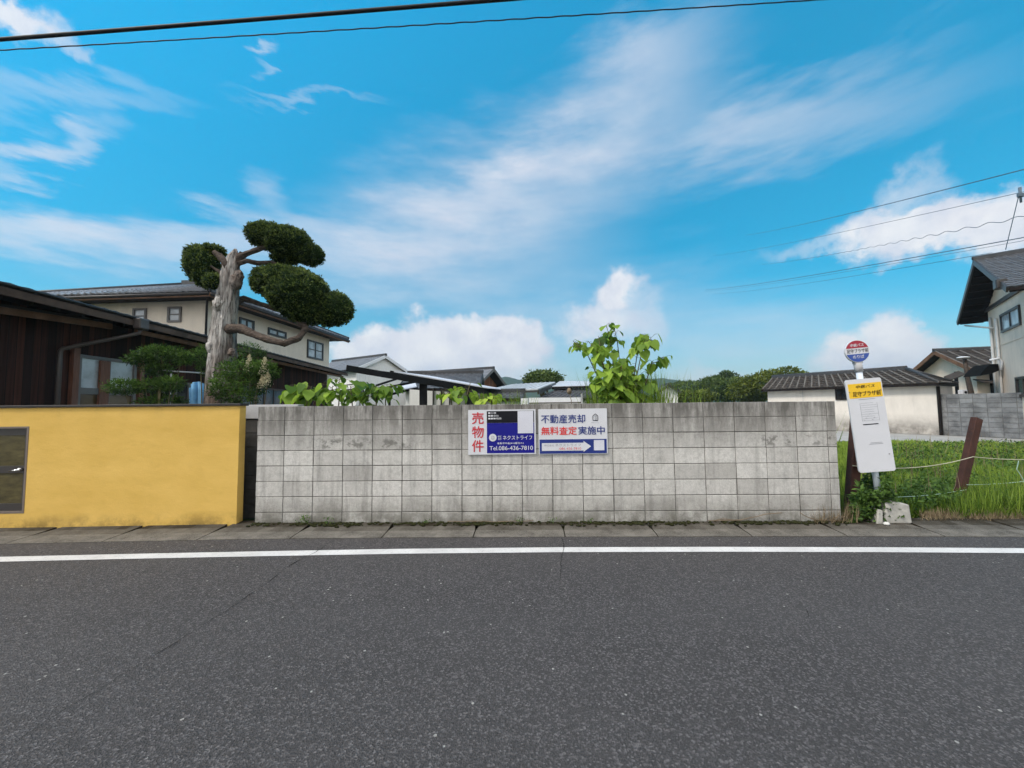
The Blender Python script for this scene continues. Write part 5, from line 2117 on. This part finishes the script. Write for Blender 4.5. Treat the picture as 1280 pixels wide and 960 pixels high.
# ---- trees far off
def fartree(name, label, px, base_y, lobes_px, Y, nleaf, size, mat, group=None):
    b = at(px, base_y, Y)
    root = thing(name, label, 'tree', (b.x, b.y, 0), group)
    k_ = Y / FOC
    L = []
    for (x, y, rx, ry) in lobes_px:
        c = at(x, y, Y)
        L.append((c.x, c.y + rng.uniform(-.5, .5), c.z, rx * k_, rx * k_ * .9, ry * k_))
    p_, u_ = lobe_points(L, nleaf, .5)
    n_ = len(p_)
    cl_ = np.array([noise.noise(Vector(x) * .9) for x in p_])
    tip = u_ + .8 * rng.normal(size=(n_, 3))
    nrm = unit(n_) + np.array([0, 0, .8])
    sz = rng.uniform(.6, 1.3, n_) * size
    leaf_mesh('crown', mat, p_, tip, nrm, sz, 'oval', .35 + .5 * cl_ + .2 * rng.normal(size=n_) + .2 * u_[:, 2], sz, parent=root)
    mb = MB()
    t0 = V(b.x, b.y, -.05)
    top = V(*L[0][:3])
    mb.tube([t0, t0.lerp(top, .4), t0.lerp(top, .8), top], [.16, .13, .10, .05], 8)
    for l in L[1:]:
        mb.tube([t0.lerp(top, .55), t0.lerp(top, .55).lerp(V(*l[:3]), .5) + V(0, 0, .1), V(*l[:3])], [.08, .06, .02], 6)
    mb.build('trunk', 'stem', root)
    return root


root = fartree('round_clipped_tree', 'dark clipped dome of a tree above the pale metal roofs', 679, 505, [(679, 473, 23, 9.5), (668, 476, 13, 7), (691, 475, 13, 7), (679, 478, 22, 6)], 27, 6500, .17, 'leaf_tree')
GT = 'trees behind the vacant plot'
fartree('tree', 'dark green tree thinning at the top, left of yellowish tree', 885, 505, [(892, 484, 22, 12), (875, 490, 18, 10), (905, 478, 12, 9), (906, 469, 6, 4)], 48, 3800, .34, 'leaf_tree', GT)
fartree('tree', 'low bright green tree just above the block wall right of sapling', 862, 505, [(862, 496, 22, 7), (880, 495, 14, 7), (846, 498, 12, 5)], 38, 2600, .26, 'leaf_tree2', GT)
fartree('tree', 'yellowish green tree leaning over the left end of tiled plaster building', 935, 505, [(938, 484, 22, 13), (925, 489, 18, 11), (952, 476, 14, 11), (945, 494, 26, 8)], 34, 4600, .26, 'leaf_tree2', GT)
fartree('tree', 'dark tree between the hill and the yellowish tree', 915, 505, [(918, 484, 16, 12), (908, 492, 16, 10)], 42, 2600, .3, 'leaf_tree', GT)
fartree('tree', 'light green treetop showing above the tiled plaster building roof', 985, 505, [(985, 466, 14, 7), (968, 467, 10, 5), (1000, 468, 9, 4), (985, 478, 16, 8)], 44, 2400, .28, 'leaf_tree2', GT)
fartree('tree', 'distant dark treetop with two small tufts on the hillside', 880, 505, [(906, 468, 8, 3.5), (916, 471, 5, 4), (900, 476, 20, 6), (860, 482, 20, 5)], 75, 2600, .45, 'leaf_tree', GT)

# ================================================================== RIGHT SIDE BUILDINGS
# plaster storehouse with tile roof
e1 = V(.48, -.88).normalized()
S0 = at(957, 470, 25.0)
e2 = V(-e1.y, e1.x)
half = 1.35
A2 = V(S0.x, S0.y) + e2 * .0
st_h = House('plaster_storehouse', 'long low plaster storehouse with old brown tile roof behind bus stop', 'storehouse', (A2.x + e2.x * .9, A2.y + e2.y * .9), (e1.x, e1.y), 7.85, half, 2.42, .80, 'store_wall', 'tile_old', .35, .12,
              barge='dark_wood', rib=2, tw=.195, amp=.022, hip=1.5)
# window in its long wall
fn = -st_h.e2 if (-st_h.e2).dot(V(-S0.x, -S0.y)) > 0 else st_h.e2
sgn = -1 if fn.dot(st_h.e2) < 0 else 1


def wall_hit(h_, px, py):
    p0_ = h_.P(0, sgn * (h_.half - .35), 0)
    d_ = ray(px, py)
    o_ = V(0, 0, CAM_H)
    t_ = (p0_ - o_).dot(fn) / d_.dot(fn)
    return o_ + d_ * t_


a, b = wall_hit(st_h, 1045, 500), wall_hit(st_h, 1066, 500)
c_ = wall_hit(st_h, 1045, 486)
window(st_h.root, a + fn * .004, V(b.x - a.x, b.y - a.y, 0).normalized(), V(0, 0, 1), (b - a).length, c_.z - a.z, 'dark_wood', 'glass_dark', 2, 0, .06, fn)
mb = MB()
for px in (1004,):
    a = wall_hit(st_h, px, 500)
    mb.box(V(a.x, a.y, 1.2) + fn * .004, (.02, .012, 2.3), (st_h.e1, fn, V(0, 0, 1)))
mb.build('wall_joint', 'grey_mortar', st_h.root)
mb = MB()
a = st_h.P(7.85 - .12, sgn * 1.0, 0)
mb.bar(V(a.x, a.y, 0) + fn * .05, V(a.x, a.y, 2.3) + fn * .05, .09, .09, up=(1, 0, 0))
mb.build('corner_post', 'dark_wood', st_h.root)

# old block wall
ob = MB()
a, b = gnd(1171, 543.5), gnd(1300, 549.5)
b2 = b + (b - a) * .8
dv = (b2 - a).normalized()
nv2 = V(dv.y, -dv.x)
if nv2.x > 0:
    nv2 = -nv2
hh = 1.92
Lw = (b2 - a).length
ob.box(a.lerp(b2, .5) + V(0, 0, hh / 2 - .03) - nv2 * .06, (Lw, .10, hh), (dv, nv2, V(0, 0, 1)), tint=0)
nb = int(Lw / .4)
for i in range(nb):
    for j in range(9):
        zz0, zz1 = j * hh / 9, (j + 1) * hh / 9
        ob.box(a + dv * ((i + .5) * Lw / nb) + V(0, 0, (zz0 + zz1) / 2) - nv2 * (.055 + random.uniform(-.002, .002)), (Lw / nb - .012, .13, zz1 - zz0 - .012), (dv, nv2, V(0, 0, 1)), bev=.006, tint=random.random())


def oldblock():
    t = NT('old_block_varied')
    k_ = t.attr('tint')
    f = t.noise(2, 6, .7)
    col = t.mix(k_, (.19, .195, .20), (.27, .275, .28))
    col = t.mix(t.ramp(f, .42, .62, 0, .75), col, (.085, .085, .088))
    t.bump(t.noise(60, 4), .3, .01)
    return t.done(col, .93, .15)


MT['old_block_varied'] = oldblock()
single(ob, 'block_wall', 'old_block_varied', 'darker weathered block wall across the lane below beige house', 'wall', (a.x, a.y, 0))

# small tiled house
A_ = at(1168, 437, 24)
sm_h = House('tiled_cottage', 'small old cottage with ribbed dark tile roof left of beige house', 'house', (A_.x, A_.y), (1, -.28), 6.5, 2.7, A_.z - 1.55, 1.4, 'beige', 'tile_old', .7, .55, barge='fascia', rib=2, tw=.30, amp=.02)
fn3 = -sm_h.e2


def hit3(px, py, inset=.7):
    p0_ = sm_h.P(0, -(sm_h.half - inset), 0)
    d_ = ray(px, py)
    o_ = V(0, 0, CAM_H)
    return o_ + d_ * ((p0_ - o_).dot(fn3) / d_.dot(fn3))


mb = MB()
for px in (1196, 1240):
    a = hit3(px, 490)
    mb.bar(V(a.x, a.y, 0) + fn3 * .03, V(a.x, a.y, 3.3) + fn3 * .03, .12, .1, up=(1, 0, 0))
mb.build('post', 'dark_wood', sm_h.root)
a, b = hit3(1172, 498), hit3(1180, 484)
window(sm_h.root, a + fn3 * .004, sm_h.e1, V(0, 0, 1), .55, .75, 'dark_wood', 'glass_dark', 1, 0, .06, fn3)
a = hit3(1234, 500)
window(sm_h.root, V(a.x, a.y, 1.2) + fn3 * .004, sm_h.e1, V(0, 0, 1), .9, .65, 'dark_wood', 'glass_dark', 1, 0, .06, fn3)
mb = MB()
a, b = hit3(1178, 472) + fn3 * .1, hit3(1196, 465) + fn3 * .1
mb.prism([a, b, b + fn3 * .5 + V(0, 0, -.2), a + fn3 * .5 + V(0, 0, -.2)], V(0, 0, .06))
a, b = hit3(1214, 475) + fn3 * .1, hit3(1246, 477) + fn3 * .1
mb.prism([a, b, b + fn3 * .7 + V(0, 0, -.22), a + fn3 * .7 + V(0, 0, -.22)], V(0, 0, .06))
mb.build('pent_roof', 'tile_old', sm_h.root)
# timber post with white lamp cap in front
lp = thing('timber_post', 'crooked brown timber post with a white cap before the cottage', 'post', (at(1212, 495, 19.5).x, 19.5, 0))
mb = MB()
a = at(1206, 448, 19.5)
q = at(1214, 492, 19.5)
mb.tube([V(q.x + .1, 19.5, 0), q, at(1209, 470, 19.5), a], [.13, .12, .09, .07], 10, fn=lambda i, a_, p: 1 + .25 * noise.noise(p * 4 + V(a_, 0, 0)))
mb.build('post', 'bark_brown', lp)
mb = MB()
noisy_ball(mb, at(1204, 447, 19.5), (.26, .22, .06), 2, 20, 8, .05, 2)
mb.build('cap', 'white_metal', lp)
bxo = MB()
a = at(1203.5, 492, 18.2)
bxo.box(a + V(0, 0, .06), (.26, .2, .24), bev=.02)
bx_ = thing('utility_box', 'small cream box with a dark round hole on the old wall', 'box', (a.x, a.y, a.z - .06))
bxo.build('case', 'sign_white', bx_)
mb = MB()
mb.tube([a + V(.02, -.095, .06), a + V(.02, -.115, .06)], .06, 14)
mb.build('hole_rim', 'sign_black', bx_)
sl = MB()
a, b = at(1188, 494.2, 18.2), at(1228, 494.2, 18.2)
sl.prism([a, b, b + V(0, .4, 0), a + V(0, .4, 0)], V(0, 0, -.05))
single(sl, 'shelf_board', 'sign_white', 'white board lying behind the old block wall under cream box', 'board', a)
aw = thing('black_awning', 'black folding awning sticking out from the beige house corner', 'awning', (at(1236, 470, 18.3).x, 18.3, 0))
mb = MB()
P_ = [at(1224, 470, 17.6), at(1231, 461, 17.6), at(1239, 455, 17.6), at(1248, 455, 17.6), at(1249, 463, 17.6), at(1240, 467, 17.6)]
mb.prism(P_, V(.3, .9, 0))
mb.build('cover', 'matt_black', aw)
mb = MB()
mb.tube([at(1238, 450, 17.5), at(1248, 448, 17.5), at(1252, 452, 17.5), at(1251, 462, 17.5)], .05, 8)
mb.build('rim', 'white_metal', aw)

# beige two-storey house
bh = House('beige_house', 'two-storey beige house with dark tile gable roof and pale downpipes', 'house', (20.9, 17.0), (.76, -.65), 10.0, 4.0, 5.72, 2.15, 'beige', 'tile_dark', .9, .85, barge='win_dark')
fg = -bh.e1                                           # gable faces away from the ridge


def hitg(px, py):
    p0_ = bh.P(.85, 0, 0)
    d_ = ray(px, py)
    o_ = V(0, 0, CAM_H)
    return o_ + d_ * ((p0_ - o_).dot(fg) / d_.dot(fg))


rg = V(-bh.e2.x, -bh.e2.y, 0)


def gwin(pa, pb, py0, py1, pane, mull):
    a, b = hitg(pa, py1), hitg(pb, py1)
    t_ = hitg((pa + pb) / 2, py0).z
    m_ = hitg((pa + pb) / 2, py1).z
    V0 = V(a.x, a.y, m_) + fg * .004
    window(bh.root, V0, rg, V(0, 0, 1), V(b.x - a.x, b.y - a.y, 0).length, t_ - m_, 'win_dark', pane, mull, 0, .10, fg)


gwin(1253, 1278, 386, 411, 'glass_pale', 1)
gwin(1273, 1292, 470, 496, 'glass_dark', 1)
mb = MB()
p0_, p1_ = bh.P(.85, 3.1, 4.15), bh.P(.85, -3.1, 4.15)
mb.bar(p0_ + fg * .01, p1_ + fg * .01, .02, .05)
mb.build('wall_seam', 'beige', bh.root)
mb = MB()
mb.bar(bh.P(.82, 3.1, 6.05) + fg * .02, bh.P(.82, -3.1, 6.05) + fg * .02, .10, .16)
mb.build('tie_beam', 'win_dark', bh.root)
mb = MB()
for px in (1252, 1244.5):
    a = hitg(px, 450) + fg * .07
    mb.tube([V(a.x, a.y, .2), V(a.x, a.y, 5.4 if px > 1246 else 5.6)], .05, 8)
mb.tube([bh.P(.2, 3.8, 5.5), hitg(1244.5, 410) + fg * .07 + V(0, 0, 0)], .04, 8)
mb.build('downpipe', 'pale_pipe', bh.root)
mb = MB()
mb.box(bh.P(.0, -3.2, 6.05), (.3, .4, .35), (bh.e1, bh.e2, V(0, 0, 1)), bev=.03)
mb.build('purlin_end', 'win_dark', bh.root)
mb = MB()
for sg in (-1, 1):
    for k_ in range(9):
        y_ = sg * (.3 + 3.6 * k_ / 8)
        z_ = bh.ze + (4.0 - abs(y_)) * bh.slope - .16
        mb.bar(bh.P(.05, y_, z_), bh.P(.84, y_, z_), .07, .07)
mb.build('verge_rafters', 'dark_wood', bh.root)


# ================================================================== OVERHEAD CABLES
def cable(p0, p1, Y0, Y1, rad, label, mat='cable', sag=.0, n=60, ext=(0, 0), twist=0.0, freq=40, zig=0):
    a, b = at(*p0, Y0), at(*p1, Y1)
    d_ = b - a
    a, b = a - d_ * ext[0], b + d_ * ext[1]
    pts = []
    nn_ = n if not twist else n * 6
    for i in range(nn_ + 1):
        t_ = i / nn_
        p = a.lerp(b, t_)
        p.z -= sag * 4 * t_ * (1 - t_)
        if twist:
            p.z += twist * math.sin(t_ * freq * 6.28) * (1 + .4 * math.sin(t_ * 13))
        pts.append(p)
    mb = MB()
    mb.tube(pts, rad, 8)
    return single(mb, 'overhead_cable', mat, label, 'cable', a, 'overhead cables')


cable((0, 48), (625, -2), 4.9, 4.75, .024, 'thick black cable crossing the top left of the sky', ext=(.6, .9), sag=.02)
cable((0, 61), (640, 22), 5.3, 5.2, .008, 'thin twisted cable just under the thick black cable', ext=(.6, .9), twist=.0035, freq=52, sag=.03)
RW = [((1280, 209), (940, 292), .022, 0, 'topmost and thickest of the cables at the right', 'cable_grey'),
      ((1280, 237), (900, 318), .012, 0, 'second cable from the top at the right', 'cable_grey'),
      ((1280, 268), (960, 329), .014, .07, 'wavy twisted cable in the middle of the right cables', 'cable_grey'),
      ((1280, 294), (890, 361), .020, 0, 'dark cable just above the beige house ridge', 'cable_grey'),
      ((1280, 298), (890, 363), .009, 0, 'thin cable close under the dark one by the beige house ridge', 'cable_grey'),
      ((1240, 316), (900, 366), .011, 0, 'lowest thin cable at the right ending near the beige house', 'cable_grey')]
for (p0, p1, rad, tw_, lab, mt) in RW:
    cable(p0, p1, 15 if p0[0] == 1280 else 16.5, 70, rad, lab, mt, sag=.35, ext=(.08 if p0[0] == 1280 else 0, .12), twist=tw_ * .6, freq=45, n=80)
cable((1275, 238), (1257, 312), 15, 15.6, .014, 'short drop cable hanging down to the beige house ridge', 'cable_grey')
mb = MB()
a = at(1275, 238, 15)
mb.tube([a + V(0, 0, .12), a + V(0, 0, -.5)], [.05, .035], 10)
mb.box(a + V(0, 0, -.2), (.22, .1, .16), bev=.02)
single(mb, 'cable_clamp', 'cable_grey', 'grey cable clamp where the drop cable starts at right', 'clamp', a)

# ================================================================== AIR
hz = MB()
hz.box(V(0, 400, 44), (2300, 1300, 92))
ho = hz.build('haze', 'sign_white')
ho['kind'] = 'stuff'
hm = bpy.data.materials.new('haze_air')
hm.use_nodes = True
hn, hl = hm.node_tree.nodes, hm.node_tree.links
hn.clear()
vo = hn.new('ShaderNodeVolumePrincipled')
vo.inputs['Color'].default_value = (.62, .80, .95, 1)
vo.inputs['Density'].default_value = .0006
vo.inputs['Anisotropy'].default_value = .2
mo = hn.new('ShaderNodeOutputMaterial')
hl.new(vo.outputs[0], mo.inputs['Volume'])
ho.data.materials.clear()
ho.data.materials.append(hm)
